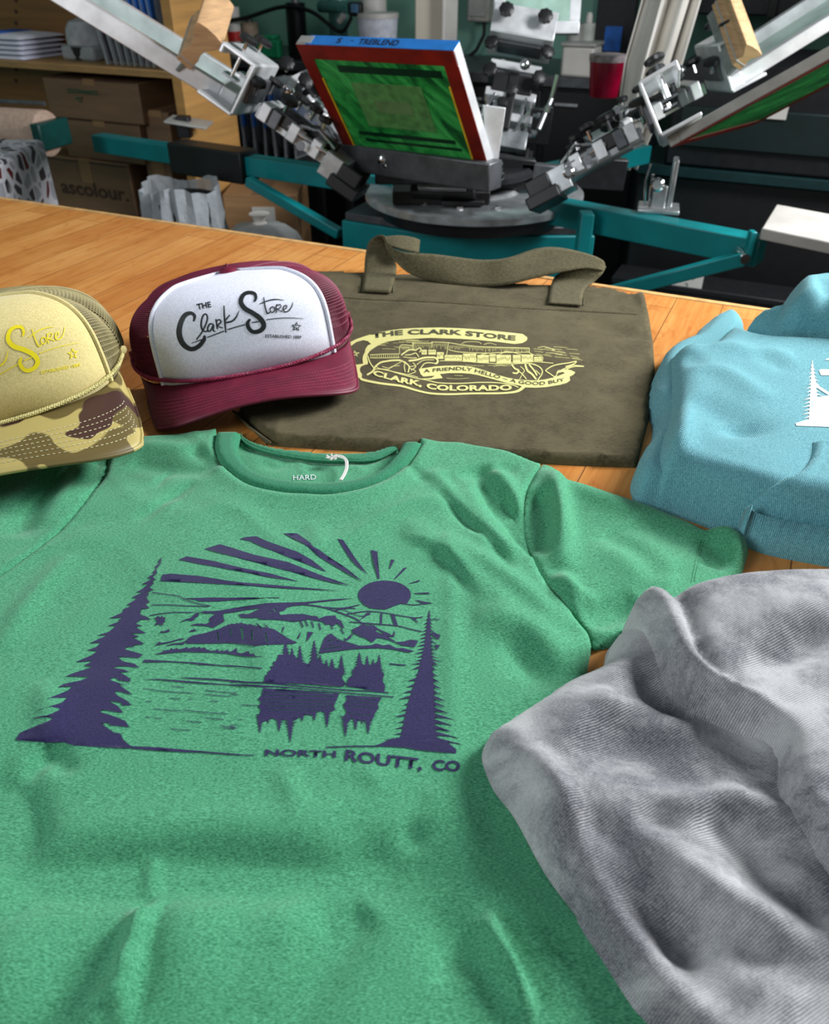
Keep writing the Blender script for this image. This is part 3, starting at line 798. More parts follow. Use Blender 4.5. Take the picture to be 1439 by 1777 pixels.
t = rthing('black_tote_bin', 'black storage bin with a white paper label under the dryer', 'bin', (sA+sB)/2+.1, db-.2, 0)
m = M(); m.box(0, .06, .2, .62, .12, .46); m.build('bin_body', MT['black'], t, .01)
m = M(); m.box(0, .06, .43+.008, .66, .14, .02); m.build('bin_lid', MT['blackmetal'], t, .004)
m = M(); m.box(-.1, -.003, (sZ+sZ2)/2, (sB-sA), .004, (sZ-sZ2)); lb = m.build('paper_label', MT['white'], t)
w_ = sB-sA; flat_text('INK', lb, -.1-w_*.22, (sZ+sZ2)/2+.006, w_*.44, .012, -.0056, MT['inkdark'], 0, 'lettering')
flat_text('2', lb, -.1-.006, (sZ+sZ2)/2-.022, .012, .015, -.0056, MT['inkdark'], 0, 'numeral')
a_, z_ = RD(1345, 190, db-.02)
t = rthing('paper_note', 'small white paper note stuck on the black dryer', 'note', a_, db-.014, z_-.02)
m = M(); m.box(0, -.003, .02, .07, .002, .05); m.build('paper', MT['white'], t); m = M(); m.box(0, -.0045, .045, .03, .001, .01); m.build('tape', MT['silver'], t)
a0_, z_ = RD(1182, 24, 3.6)
t = rthing('wall_duct', 'black rectangular duct high on the wall above the dryer', 'duct', 0, 0, 0)
m = M(); rbox(m, a0_, a0_+1.8, 3.6, 3.88, z_, z_+.45); m.build('duct_body', MT['blackmetal'], t, .006)
m = M(); rbox(m, a0_+.3, a0_+.33, 3.59, 3.88, z_-.005, z_+.455); m.build('duct_flange', MT['black'], t, .002)
# ================================================================== the worktable
tr = thing('worktable', 'long maple board worktable under the shirts, hats and bag', 'table', (0, 0, 0), RANG)
b_far = float(np.dot(_a, E2))
m = M(); m.box(.15, b_far-.75, TZ-.025, 4.2, 1.5, .05); m.build('tabletop', MT['table'], tr, .003)
m = M(); m.box(.15, b_far+.004, TZ-.024, 4.2, .012, .05); m.build('edge_strip', MT['table_edge'], tr, .002)
for ax in (-1.8, 2.1):
    for bx in (b_far-1.4, b_far-.1):
        m = M(); m.box(ax, bx, (TZ-.05)/2, .09, .09, TZ-.05); m.build('leg', MT['table_edge'], tr, .004)

# ================================================================== green t-shirt
SH = thing('t_shirt', 'green heather short-sleeved t-shirt with a navy sun, mountain and pine print, laid flat', 't-shirt', (0, .35, TZ))
SO = (0, .35, TZ)
sh_folds = Folds([
    # collar puckers, shoulders
    ([(225, 800), (300, 812), (380, 818)], -3, 12), ([(190, 790), (250, 775), (340, 780)], 3, 12), ([(330, 775), (385, 815)], -2, 8),
    ([(240, 905), (300, 860), (340, 835)], -2.5, 6), ([(268, 845), (295, 812)], -1.5, 4), ([(250, 880), (310, 870)], 1.5, 10),
    ([(745, 815), (800, 860), (850, 930), (900, 960)], 5, 9), ([(770, 820), (815, 880), (845, 925)], -4, 7),
    ([(830, 810), (850, 860), (880, 900), (915, 940)], -5, 8), ([(850, 800), (880, 850), (905, 885)], 4, 9),
    ([(700, 905), (770, 950), (830, 1010), (900, 1060)], 3, 11), ([(770, 930), (850, 980), (930, 1040), (980, 1090)], 3.5, 10),
    ([(740, 940), (800, 1000), (835, 1035)], -2.5, 8), ([(820, 1070), (900, 1080), (960, 1130), (975, 1165)], 4, 14), ([(880, 1100), (930, 1160), (950, 1200)], -4, 12),
    ([(705, 800), (740, 840)], -1.5, 5), ([(800, 830), (840, 815), (900, 815)], -3, 9),
    # right sleeve
    ([(960, 815), (965, 860), (972, 920), (975, 990)], 9, 10), ([(925, 850), (930, 910), (945, 965)], -4, 12), ([(978, 990), (990, 1030), (1010, 1060)], 3, 7),
    ([(985, 835), (1030, 860), (1100, 885)], 3, 10), ([(1060, 930), (1120, 980), (1180, 1000)], 4, 22), ([(1100, 900), (1170, 930), (1215, 960)], -3, 16),
    ([(1225, 925), (1240, 960), (1235, 985)], -6, 12), ([(1250, 915), (1275, 945), (1285, 975)], 5, 9), ([(1000, 1080), (1060, 1060), (1110, 1045)], -5, 14),
    # left sleeve
    ([(115, 800), (75, 860), (20, 930)], -6, 13), ([(150, 800), (120, 850), (60, 910)], 4, 14), ([(170, 775), (165, 820), (140, 850)], -4, 9), ([(10, 880), (60, 850), (90, 800)], 4, 14),
    # long valley under the print and the folds at the bottom
    ([(-60, 1350), (10, 1400), (30, 1480)], -6, 16), ([(-40, 1380), (40, 1500), (200, 1515), (330, 1505), (560, 1512), (800, 1510)], -6.5, 17),
    ([(20, 1440), (150, 1450), (300, 1440), (600, 1450), (850, 1440)], 2.5, 18),
    ([(265, 1480), (252, 1530), (245, 1560)], 4, 5), ([(240, 1520), (250, 1580)], -3, 5),
    ([(305, 1530), (265, 1570), (243, 1640), (226, 1720), (215, 1800)], 8, 6, 1), ([(200, 1720), (165, 1780), (140, 1830)], 5, 8), ([(230, 1660), (180, 1760)], 3, 8),
    ([(600, 1560), (560, 1650), (500, 1760), (480, 1850)], -5, 16), ([(640, 1570), (560, 1620)], -3, 12), ([(480, 1560), (500, 1650), (460, 1760)], 2.5, 18),
    ([(760, 1560), (790, 1640), (800, 1700)], -3, 11), ([(850, 1580), (870, 1640), (905, 1710), (930, 1777)], 8, 6, 1), ([(700, 1430), (735, 1470)], -3, 7),
    ([(480, 1330), (510, 1380), (512, 1425)], 1.6, 7), ([(620, 1330), (670, 1370)], 1.2, 6), ([(760, 1360), (765, 1440)], 1.5, 9),
    ([(90, 1290), (60, 1330), (45, 1350)], -3, 6), ([(80, 1290), (115, 1330), (118, 1345)], -3, 6), ([(75, 1180), (88, 1240), (90, 1300)], 2.5, 9),
    ([(0, 1370), (40, 1430), (60, 1470)], -4, 8), ([(0, 1600), (10, 1700), (-10, 1800)], 3, 20), ([(345, 1560), (330, 1700), (350, 1800)], 3, 22),
    ([(455, 1060), (460, 1150), (455, 1240)], 1.5, 12), ([(780, 1060), (785, 1200), (780, 1330)], 1.2, 8), ([(775, 900), (782, 1000), (785, 1150)], .9, 5),
    ([(540, 905), (560, 960)], 1.2, 8), ([(120, 960), (40, 1060), (0, 1130)], 2.5, 9),
    ([(865, 835), (885, 880), (905, 930), (925, 960)], -5, 5), ([(760, 850), (810, 905), (850, 935), (890, 990)], -3.5, 4.5), ([(700, 925), (780, 965), (840, 1040)], 2, 5), ([(940, 850), (945, 900), (935, 950)], -6, 8), ([(1045, 930), (1100, 960), (1150, 1010)], -4, 12), ([(960, 1000), (1000, 1030), (1040, 1040)], 3, 7), ([(245, 1590), (262, 1560), (300, 1530)], -4, 5), ([(600, 1400), (640, 1470), (700, 1500)], -2, 14),
], TZ+.01, 1.7)
seamR = GV([(938, 808), (916, 845), (910, 880), (914, 930), (940, 995), (980, 1045), (1015, 1080), (1030, 1112)], TZ+.01)
seamL = GV([(184, 762), (186, 790), (180, 820), (162, 850), (140, 880), (100, 920), (60, 952), (0, 995), (-60, 1030)], TZ+.01)
SRc = catmull(seamR, False, 6); SLc = catmull(seamL, False, 6)
neck_out = [(376, 752), (373, 775), (380, 800), (400, 822), (430, 841), (470, 853), (520, 858), (570, 860), (620, 853), (662, 838), (695, 815), (718, 792), (732, 768)]
neck_in = [(417, 748), (411, 765), (413, 783), (424, 802), (445, 818), (480, 830), (530, 836), (580, 836), (625, 829), (660, 814), (682, 795), (694, 778), (700, 766)]
NOc = catmull(GV(neck_out, TZ+.012), False, 5); NIc = catmull(GV(neck_in, TZ+.014), False, 5)
nwide = [(395, 745), (395, 800), (450, 835), (540, 848), (640, 840), (705, 780), (715, 762)]
NWc = catmull(GV(nwide, TZ+.013), False, 5)
def H_sh(X, d=None):
    dd = np.full(len(X), .1) if d is None else d
    z = .010 + sh_folds(X) + .0035*vnoise(X, 9, 1) + .0018*vnoise(X, 22, 2) + .0009*vnoise(X, 55, 3)
    Xr = np.column_stack([X[:, 0]*.8+X[:, 1]*.6, (-X[:, 0]*.6+X[:, 1]*.8)*.55]); z = z + .0028*np.clip(1-np.abs(vnoise(Xr, 15, 71))*5, 0, 1)**1.5*np.clip(vnoise(X, 5, 72)*2.5+.5, 0, 1)
    for P, a, w in ((SRc, -.0028, .0022), (SLc, -.0028, .0022), (SRc, .0012, .006), (SLc, .0012, .006), (NOc, -.003, .0025)):
        q, _, _ = seg_dist(X, P); z = z + a*np.exp(-(q/w)**2)
    q, _, _ = seg_dist(X, NWc); z = z + .005*np.exp(-(q/.02)**2)
    return TZ + np.maximum(z, .003)
def H_body(X, d):
    z = H_sh(X); dO, _, _ = seg_dist(X, ringO, True)
    return TZ + (z-TZ)*np.sqrt(np.clip(1-(1-np.clip(dO/.011, 0, 1))**2, .02, 1))
# whole silhouette, used only for the rounding at the border
top_l = [(184, 762), (280, 756), (376, 751)]
top_r = [(732, 767), (800, 772), (880, 787), (938, 808)]
slv_r = [(938, 808), (958, 812), (975, 822), (990, 838), (1050, 855), (1130, 880), (1200, 910), (1222, 922), (1240, 914), (1262, 922), (1298, 935), (1300, 955), (1290, 990), (1250, 1030), (1180, 1075), (1100, 1110), (1045, 1122), (1030, 1112)]
body_r = [(1030, 1112), (1022, 1150), (1015, 1200), (1020, 1300), (1050, 1400), (1080, 1500), (1120, 1600), (1170, 1700), (1230, 1850), (1250, 2000)]
body_b = [(1250, 2000), (700, 2030), (100, 2030), (-500, 2000)]
body_l = [(-500, 2000), (-330, 1600), (-200, 1300), (-100, 1120), (-60, 1030)]
slv_l = [(-60, 1030), (-140, 1080), (-330, 1000), (-260, 930), (-80, 850), (10, 825), (60, 800), (120, 775), (184, 762)]
def gp(pts, z=TZ+.004): return GV(pts, z)
ringO = np.vstack([gp(top_l), gp([(400, 746), (417, 747), (424, 758), (445, 769), (480, 778), (530, 784), (580, 788), (640, 785), (672, 776), (692, 767), (712, 764)]), gp(top_r), gp(slv_r)[1:], gp(body_r)[1:], gp(body_b)[1:], gp(body_l)[1:], gp(slv_l)[1:-1]])
body_out = np.vstack([gp(top_l), NOc[1:-1], gp(top_r), SRc[1:-1], gp(body_r), gp(body_b)[1:], gp(body_l)[1:-1], SLc[::-1][:-1]])
body, bv_body = cloth('shirt_front', body_out, H_body, MT['shirt'], SH, .0036, TZ+.0005, SO)
sl, bv_slr = cloth('sleeve', np.vstack([SRc, gp(slv_r)[::-1][1:-1]]), H_body, MT['shirt'], SH, .0036, TZ+.0005, SO)
sl2, bv_sll = cloth('sleeve', np.vstack([SLc[::-1], gp(slv_l)[::-1][1:-1]])if False else np.vstack([SLc, gp(slv_l)[1:-1]]), H_body, MT['shirt'], SH, .0045, TZ+.0005, SO)
# neck rib
def H_rib(X, d):
    return TZ + .0115 + rim(d, .0045, .006) + .001*vnoise(X, 40, 5)
rib, bv_rib = cloth('collar', np.vstack([NOc, NIc[::-1]]), H_rib, MT['shirt_rib'], SH, .0028, TZ+.002, SO)
# back of the neck seen through the opening
back_top = GV([(417, 747), (424, 758), (445, 769), (480, 778), (530, 784), (580, 788), (640, 785), (672, 776), (700, 764)], TZ+.005)
back_low = GV([(418, 762), (432, 774), (460, 785), (500, 794), (550, 801), (600, 803), (650, 800), (690, 782)], TZ+.005)
BTc = catmull(back_top, False, 5); BLc = catmull(back_low, False, 5)
cloth('back_collar', np.vstack([BTc, BLc[::-1]]), lambda X, d: TZ+.004+rim(d, .003, .004), MT['shirt_rib'], SH, .0028, TZ+.0005, SO)
bn_f = Folds([([(450, 800), (480, 812), (500, 800)], -2, 6), ([(520, 800), (530, 830)], 1.5, 5), ([(600, 812), (640, 820)], 1.5, 6)], TZ+.003)
bn, bv_bn = cloth('back_panel', np.vstack([BLc, GV([(715, 800), (690, 850), (600, 870), (500, 860), (410, 830), (400, 790)], TZ+.003)]), lambda X, d: TZ+.0035+bn_f(X)+.001*vnoise(X, 60, 8), MT['shirt'], SH, .003, TZ+.0003, SO)
P = np.column_stack([BLc, np.full(len(BLc), TZ+.0062)])
M().tube([tuple(p-np.array(SO)) for p in P], .0012, 6).build('neck_tape', MT['shirt_rib'], SH)
zc = zz(200, 640, 3.426)
hang = []
for k, ox in ((0, 0), (1, 9)):
    pts = zc([(1285-ox, 530), (1310, 518+ox*.6), (1350-ox*.4, 520+ox), (1378-ox, 545), (1380-ox, 590), (1365-ox, 630), (1345-ox, 662)])
    q = [np.array([*G(u, v, TZ+.012)])+np.array([0, 0, .0]) for i, (u, v) in enumerate(catmull(pts, False, 9))]
    hang.append(q)
m = M()
for q in hang: m.tube([tuple(p-np.array(SO)) for p in q], .0009, 6)
k0 = G(577, 797, TZ+.010)-np.array(SO)
for i in range(7):
    a = i*.9; m.tube([tuple(k0), tuple(k0+np.array([.006*math.cos(a), .005*math.sin(a), .003]))], .0009, 5)
m.build('tag_string', MT['white'], SH)
text_decal('neck_label', [text_px('HARD', [(509, 834), (549, 833)], 9, .01)], [bv_bn], MT['whiteprint'], SH, SO, .0006)
# sleeve hem stitching
for off_ in (0, 5):
    pts = [(1222-off_, 935), (1215-off_, 960), (1210-off_, 985), (1205-off_, 1010)]
    hs = [hitpx([bv_slr], u, v, .0002) for u, v in catmull(pts, False, 5)]
    M().tube([tuple(np.array(h)-np.array(SO)) for h in hs if h is not None], .00025, 4).build('hem_stitching', MT['shirt'], SH)

# ---- the print
A_ = zz(0, 900, 3.426); B_ = zz(400, 900, 3.128); C_ = zz(240, 1000, 5.535)
tree_l = A_([(962, 230), (940, 260), (950, 265), (920, 290), (930, 298), (905, 325), (925, 325), (880, 350), (900, 365), (845, 390), (880, 392), (850, 420), (810, 440), (850, 440), (785, 470), (815, 478), (755, 515), (785, 520), (735, 540), (730, 560), (650, 595), (730, 590), (705, 605), (715, 612), (640, 640), (690, 640), (650, 675), (580, 697), (640, 695), (535, 742), (600, 740), (575, 765), (520, 785), (580, 790), (545, 815), (450, 855), (520, 850), (555, 850), (500, 875), (550, 885), (440, 920), (390, 940), (470, 942), (530, 945), (480, 965), (380, 985), (345, 1003), (430, 1000), (405, 1025), (275, 1075), (400, 1065), (370, 1095), (225, 1140), (360, 1130), (345, 1145), (190, 1192), (310, 1185), (310, 1195), (180, 1250), (120, 1275), (92, 1318), (270, 1332), (380, 1330), (440, 1350), (600, 1360), (780, 1368), (900, 1380), (1080, 1390), (1200, 1393), (1350, 1405), (1500, 1412), (1439, 1404), (1250, 1388), (1100, 1376), (950, 1362), (780, 1355), (735, 1320), (715, 1278), (680, 1275), (650, 1255), (595, 1215), (620, 1222), (640, 1212), (660, 1230), (770, 1242), (745, 1205), (700, 1185), (640, 1165), (600, 1155), (605, 1138), (650, 1145), (735, 1158), (700, 1115), (640, 1085), (720, 1095), (730, 1112), (783, 1112), (755, 1085), (700, 1055), (680, 1035), (700, 1028), (790, 1050), (735, 1010), (700, 985), (765, 998), (650, 960), (685, 945), (710, 965), (775, 972), (775, 955), (740, 930), (705, 915), (770, 915), (740, 900), (670, 888), (700, 880), (760, 880), (830, 890), (800, 865), (730, 850), (700, 825), (740, 825), (830, 830), (850, 810), (800, 795), (745, 780), (755, 765), (800, 765), (790, 755), (860, 748), (830, 730), (790, 710), (830, 705), (780, 685), (870, 683), (835, 665), (805, 645), (850, 640), (810, 628), (835, 603), (900, 603), (870, 585), (835, 572), (840, 540), (890, 535), (865, 510), (890, 500), (870, 470), (885, 455), (880, 435), (915, 428), (890, 410), (915, 388), (905, 370), (930, 368), (910, 350), (935, 325), (930, 305), (955, 270)])
rays = [[(279, 1009), (282, 998), (295, 996), (345, 1000), (400, 1009), (500, 1018), (593, 1026), (500, 1022), (400, 1015), (345, 1012)],
        [(310, 972), (324, 966), (370, 974), (420, 986), (470, 996), (520, 1010), (460, 1001), (400, 989), (350, 980)],
        [(355, 953), (382, 945), (402, 951), (440, 963), (500, 976), (560, 1000), (609, 1017), (560, 1008), (480, 986), (400, 965)],
        B_([(50, 112), (85, 102), (140, 97), (200, 125), (300, 160), (360, 180), (440, 225), (525, 293), (430, 255), (300, 205), (180, 158), (110, 125)]),
        B_([(288, 82), (362, 82), (430, 130), (520, 200), (620, 265), (718, 343), (600, 280), (490, 215), (400, 140)]),
        B_([(580, 110), (612, 118), (680, 220), (745, 305), (690, 262), (640, 205)]), B_([(762, 172), (797, 180), (810, 328), (800, 328)]),
        B_([(873, 222), (890, 228), (866, 275), (862, 272)]), B_([(940, 270), (960, 268), (893, 332), (890, 328)]), B_([(1025, 335), (1028, 343), (962, 357)]),
        B_([(1075, 402), (1085, 410), (997, 410), (997, 406)]), B_([(995, 440), (1050, 452), (1105, 460), (1050, 466)]),
        C_([(430, 215), (480, 212), (560, 212), (700, 207), (860, 210), (1000, 207), (1360, 208), (1360, 213), (1000, 226), (760, 244), (590, 245), (560, 232)]),
        B_([(0, 490), (200, 460), (400, 455), (550, 440), (680, 433), (560, 447), (420, 463), (200, 482), (0, 510)]), B_([(0, 432), (270, 430), (130, 438), (0, 445)])]
sun = [(B_([(837+143*math.cos(t), 415+77*math.sin(t))])[0]) for t in [i*math.pi/18 for i in range(36)] if 415+77*math.sin(t) < 462] 
sunp = B_([(837+143*math.cos(math.radians(t)), 417+79*math.sin(math.radians(t))) for t in range(150, 386, 6)] + [(960, 462), (930, 462), (900, 472), (870, 484), (840, 495), (800, 493), (760, 488), (725, 470)])
shapes = [
    C_([(465, 650), (470, 605), (500, 585), (530, 572), (585, 560), (640, 550), (740, 520), (800, 500), (830, 480), (845, 484), (860, 466), (880, 468), (895, 458), (930, 462), (945, 450), (960, 460), (990, 448), (1010, 462), (1030, 458), (1045, 470), (1075, 462), (1110, 475), (1150, 490), (1130, 445), (1180, 490), (1235, 500), (1200, 445), (1245, 490), (1250, 500), (1300, 510), (1380, 560), (1439, 600), (1530, 640), (1490, 652), (1439, 655), (1250, 660), (1120, 674), (1050, 662), (950, 650), (870, 645), (700, 650), (600, 650)]),
    C_([(145, 755), (200, 742), (240, 730), (238, 708), (260, 722), (285, 710), (300, 716), (320, 690), (330, 708), (375, 692), (385, 706), (440, 695), (470, 682), (480, 698), (515, 690), (545, 680), (550, 696), (590, 680), (600, 696), (640, 686), (650, 702), (700, 722), (730, 715), (735, 722), (765, 700), (775, 726), (810, 712), (820, 728), (860, 706), (870, 728), (900, 725), (945, 690), (950, 735), (1000, 745), (1060, 720), (1075, 752), (1110, 745), (1120, 768), (1220, 778), (1100, 778), (1000, 772), (860, 748), (700, 735), (560, 735), (450, 728), (350, 738), (250, 748)]),
    C_([(590, 350), (640, 338), (740, 338), (850, 322), (1000, 298), (1200, 290), (1280, 268), (1439, 255), (1439, 262), (1300, 272), (1180, 300), (1050, 325), (900, 352), (820, 360), (815, 390), (832, 435), (780, 465), (720, 500), (680, 485), (600, 478), (500, 475), (545, 460), (600, 458), (650, 462), (690, 440), (680, 415), (710, 385), (745, 368), (700, 358), (640, 362)]),
    C_([(965, 370), (1010, 362), (1060, 375), (1130, 355), (1170, 345), (1200, 320), (1260, 315), (1300, 272), (1370, 262), (1439, 258), (1600, 255), (1560, 285), (1500, 285), (1439, 300), (1400, 335), (1350, 340), (1310, 370), (1285, 395), (1360, 400), (1439, 400), (1500, 410), (1600, 400), (1610, 425), (1500, 440), (1439, 435), (1380, 425), (1300, 412), (1250, 410), (1180, 420), (1140, 400), (1080, 405), (1020, 402), (1040, 385)]),
    C_([(160, 405), (190, 385), (215, 400), (225, 378), (235, 400), (260, 395), (255, 425), (262, 440), (240, 450), (235, 480), (205, 465), (155, 472), (185, 440)]),
    C_([(385, 450), (430, 430), (470, 410), (500, 405), (540, 372), (550, 358), (585, 350), (580, 385), (545, 405), (540, 425), (500, 432), (480, 422)]),
    C_([(205, 545), (220, 532), (260, 530), (295, 508), (300, 530), (310, 535), (250, 545)]), C_([(485, 540), (510, 520), (545, 508), (550, 522), (575, 525), (540, 532)]),
    C_([(160, 672), (195, 640), (210, 630), (215, 642), (300, 632), (400, 602), (465, 598), (400, 615), (300, 642), (200, 662)]), C_([(255, 675), (330, 650), (420, 640), (470, 615), (440, 660), (350, 660)]),
    C_([(105, 378), (200, 360), (350, 345), (500, 347), (590, 350), (480, 355), (350, 352), (220, 366), (110, 383)]),
    C_([(40, 830), (60, 805), (180, 810), (300, 818), (500, 828), (650, 840), (770, 855), (900, 860), (1195, 883), (1190, 890), (900, 872), (750, 862), (600, 855), (480, 838), (300, 828), (150, 830)]),
    C_([(375, 978), (500, 975), (800, 992), (1050, 1015), (1439, 1025), (1439, 1034), (1000, 1028), (800, 1005), (550, 990)]), C_([(40, 990), (200, 990), (450, 1008), (700, 1030), (900, 1045), (1200, 1058), (1439, 1080), (1439, 1072), (1200, 1070), (900, 1052), (650, 1038), (450, 1024), (250, 1004)]),
    B_([(45, 520), (100, 520), (130, 505), (200, 470), (240, 460), (320, 458), (305, 480), (260, 500), (270, 525), (330, 520), (400, 520), (430, 528), (470, 532), (480, 545), (520, 530), (570, 528), (575, 545), (600, 555), (620, 600), (600, 590), (580, 570), (560, 585), (540, 575), (520, 580), (500, 562), (440, 552), (400, 545), (300, 553), (180, 550), (130, 538), (60, 540)]),
    B_([(480, 735), (495, 690), (510, 650), (525, 635), (545, 625), (570, 645), (600, 662), (660, 680), (700, 692), (760, 690), (790, 680), (830, 690), (860, 685), (900, 705), (940, 705), (1000, 722), (960, 728), (880, 712), (800, 705), (720, 708), (650, 712), (550, 725)]),
    B_([(658, 605), (690, 590), (720, 572), (750, 585), (780, 580), (800, 600), (790, 615), (850, 640), (900, 672), (940, 670), (980, 658), (1020, 665), (1000, 700), (930, 690), (860, 660), (800, 648), (770, 675), (730, 650), (690, 640), (665, 630)]),
    B_([(420, 615), (450, 620), (430, 650), (412, 672)]), B_([(385, 610), (372, 655), (362, 652)]), B_([(740, 512), (765, 512), (700, 557)]), B_([(815, 515), (825, 515), (822, 580), (812, 580)]), B_([(870, 520), (890, 525), (910, 585), (888, 578)]), B_([(975, 538), (1000, 540), (1025, 572)]),
    B_([(1095, 615), (1140, 635), (1130, 660), (1100, 640)]), B_([(1110, 685), (1138, 690), (1120, 715)]), B_([(780, 590), (880, 635), (893, 605), (890, 645), (850, 640)]), B_([(630, 655), (660, 625), (655, 650), (625, 668), (615, 650)]),
    # the woods and their reflection
    B_([(180, 888), (190, 850), (200, 850), (205, 830), (225, 820), (215, 805), (235, 800), (232, 780), (250, 775), (260, 740), (345, 740), (372, 775), (420, 790), (470, 765), (500, 790), (545, 815), (598, 815), (612, 850), (605, 870), (630, 900), (610, 915), (400, 900)]),
    B_([(630, 912), (640, 870), (665, 850), (660, 830), (700, 790), (745, 800), (808, 780), (815, 830), (835, 850), (825, 880), (840, 910), (835, 945)]),
    B_([(178, 922), (400, 935), (592, 950), (575, 990), (562, 1020), (570, 1040), (535, 1055), (480, 1050), (440, 1070), (400, 1062), (370, 1085), (330, 1090), (270, 1095), (230, 1085), (165, 1110), (150, 1090), (165, 1040), (150, 1020), (168, 1000), (150, 980), (170, 960)]),
    B_([(628, 960), (822, 972), (800, 1010), (805, 1030), (785, 1060), (775, 1090), (740, 1100), (700, 1095), (660, 1085), (640, 1110), (615, 1090), (630, 1050), (612, 1010), (632, 990)]),
]
for (ax, ay, by, hw, n, sd) in ((300, 668, 800, 38, 8, 1), (378, 690, 800, 24, 6, 2), (455, 662, 800, 32, 8, 3), (335, 700, 790, 20, 5, 4), (488, 742, 810, 22, 5, 5), (552, 762, 830, 22, 5, 6), (603, 742, 850, 26, 8, 7), (522, 765, 830, 16, 4, 20),
                                (700, 728, 840, 34, 8, 8), (743, 745, 830, 20, 6, 9), (775, 764, 830, 18, 5, 10), (808, 738, 860, 26, 8, 11)):
    shapes.append(B_(jag_tree(ax, ay, ax, by, hw*1.45, n, sd, .35, .38)))
for (ax, ay, by, hw, n, sd) in ((160, 1168, 1060, 22, 7, 1), (205, 1115, 1060, 18, 4, 2), (265, 1158, 1070, 26, 6, 3), (325, 1215, 1070, 32, 9, 4), (390, 1102, 1050, 20, 4, 5), (455, 1100, 1050, 18, 4, 6), (525, 1135, 1040, 24, 6, 7),
                                (625, 1185, 1070, 26, 7, 8), (680, 1150, 1080, 20, 5, 9), (748, 1172, 1080, 24, 7, 10), (715, 1118, 1080, 14, 3, 12)):
    shapes.append(B_(jag_tree(ax, ay, ax, by, hw*1.45, n, sd, .35, .38)))
shapes.append(B_(jag_tree(1080, 498, 1066, 800, 80, 15, 14, .35, .32))); shapes.append(B_(jag_tree(1070, 660, 1040, 1215, 190, 17, 15, .45, .45)))
shapes.append(B_([(775, 1237), (820, 1222), (850, 1208), (900, 1195), (940, 1180), (1110, 1180), (1150, 1205), (1190, 1225), (1225, 1255), (1225, 1277), (1160, 1272), (1100, 1266), (1020, 1258), (950, 1245), (860, 1240)]))
shapes.append(B_([(920, 1210), (965, 1000), (1015, 850), (1055, 720), (1085, 720), (1100, 850), (1108, 1000), (1115, 1210)]))
lines = [(A_([(905, 440), (980, 450), (1060, 462), (1100, 482), (1170, 505), (1250, 522), (1100, 520), (1000, 514), (905, 516)]), 1.4),
         (B_([(320, 460), (420, 470), (500, 482), (560, 500), (620, 522), (680, 545), (715, 572)]), 2.2), (B_([(480, 480), (600, 488), (700, 470)]), 1.6), (B_([(560, 500), (640, 488), (680, 490)]), 1.6),
         (B_([(630, 520), (740, 505), (830, 512), (900, 525), (1000, 540), (1045, 535)]), 1.5), (B_([(650, 562), (740, 570), (900, 583), (970, 600), (1040, 615)]), 1.6), (B_([(1100, 545), (1135, 551)]), 1.4),
         (B_([(740, 570), (800, 600), (850, 640)]), 1.6), (B_([(600, 490), (700, 530), (760, 520)]), 1.2), (B_([(930, 462), (1000, 470), (1060, 462)]), 1.4),
         (B_([(0, 800), (170, 815)]), 1.8), (B_([(865, 790), (950, 798)]), 2), (B_([(0, 887), (200, 895), (400, 912), (600, 930), (750, 938), (860, 947)]), 1.8), (B_([(0, 903), (200, 910), (400, 925), (600, 945), (800, 962), (885, 970)]), 1.6),
         (B_([(520, 1243), (650, 1238), (800, 1237)]), 2.0), (B_([(0, 1281), (60, 1285), (130, 1285)]), 1.4), (B_([(380, 560), (395, 590)]), 2.2), (B_([(405, 550), (420, 585)]), 2), (B_([(440, 560), (452, 592)]), 2), (B_([(480, 570), (490, 605)]), 2), (B_([(600, 600), (615, 625)]), 2), (B_([(290, 590), (282, 615)]), 2), (B_([(545, 575), (555, 600)]), 2)]
rr = random.Random(3)
for (x0, y0, L) in ((850, 1012, 300), (1020, 998, 70), (1225, 1022, 180), (1220, 1045, 150), (1010, 1068, 60), (870, 1088, 30), (1120, 1075, 20), (1255, 1085, 45), (915, 1130, 160), (1090, 1138, 260), (1220, 1185, 110), (865, 1180, 30), (920, 1186, 40), (1110, 1205, 90), (1015, 1250, 120), (1310, 1232, 90), (1330, 1245, 70)):
    lines.append((A_([(x0, y0), (x0+L*.5, y0+L*.06), (x0+L, y0+L*.09)]), 1.1))
for (x0, y0, L) in ((0, 955, 40), (60, 1013, 90), (45, 1093, 20), (0, 1120, 30), (0, 1135, 30)): lines.append((B_([(x0, y0), (x0+L*.5, y0+2), (x0+L, y0+4)]), 1.1))
cuts = [stroke(C_(p), w) for p, w in (([(762, 540), (775, 622)], 2.0), ([(883, 512), (890, 572)], 2.2), ([(990, 500), (1000, 550), (1005, 605)], 3.2), ([(1088, 532), (1102, 610)], 2.0), ([(1222, 555), (1240, 632)], 2.0))]
for x in ((60, 600, 655), (115, 610, 660), (192, 625, 668)): cuts.append(stroke(B_([(x[0], x[1]), (x[0]+5, x[2])]), 1.8))
for (y, x0, x1) in ((945, 185, 560), (962, 175, 560), (985, 180, 560), (1003, 170, 555), (1020, 190, 550), (1040, 200, 500), (980, 640, 790), (1000, 640, 790), (1022, 640, 780), (1062, 640, 760)):
    cuts.append(stroke(B_([(x0, y-3), ((x0+x1)/2, y+2), (x1, y+8)]), .9))
for (a, b) in (((530, 665), (560, 663)), ((535, 690), (560, 690)), ((510, 708), (600, 700)), ((580, 648), (582, 672))): cuts.append(stroke(B_([a, b]), 1.3))
for k in range(5): cuts.append(stroke(B_([(668+k*5, 622+k*7), (720+k*12, 655+k*6)]), .9))
for (a, b) in (((1295, 325), (1320, 310)), ((1340, 300), (1350, 285)), ((1255, 355), (1290, 345)), ((1310, 345), (1330, 325))): cuts.append(stroke(C_([a, b]), 1.4))
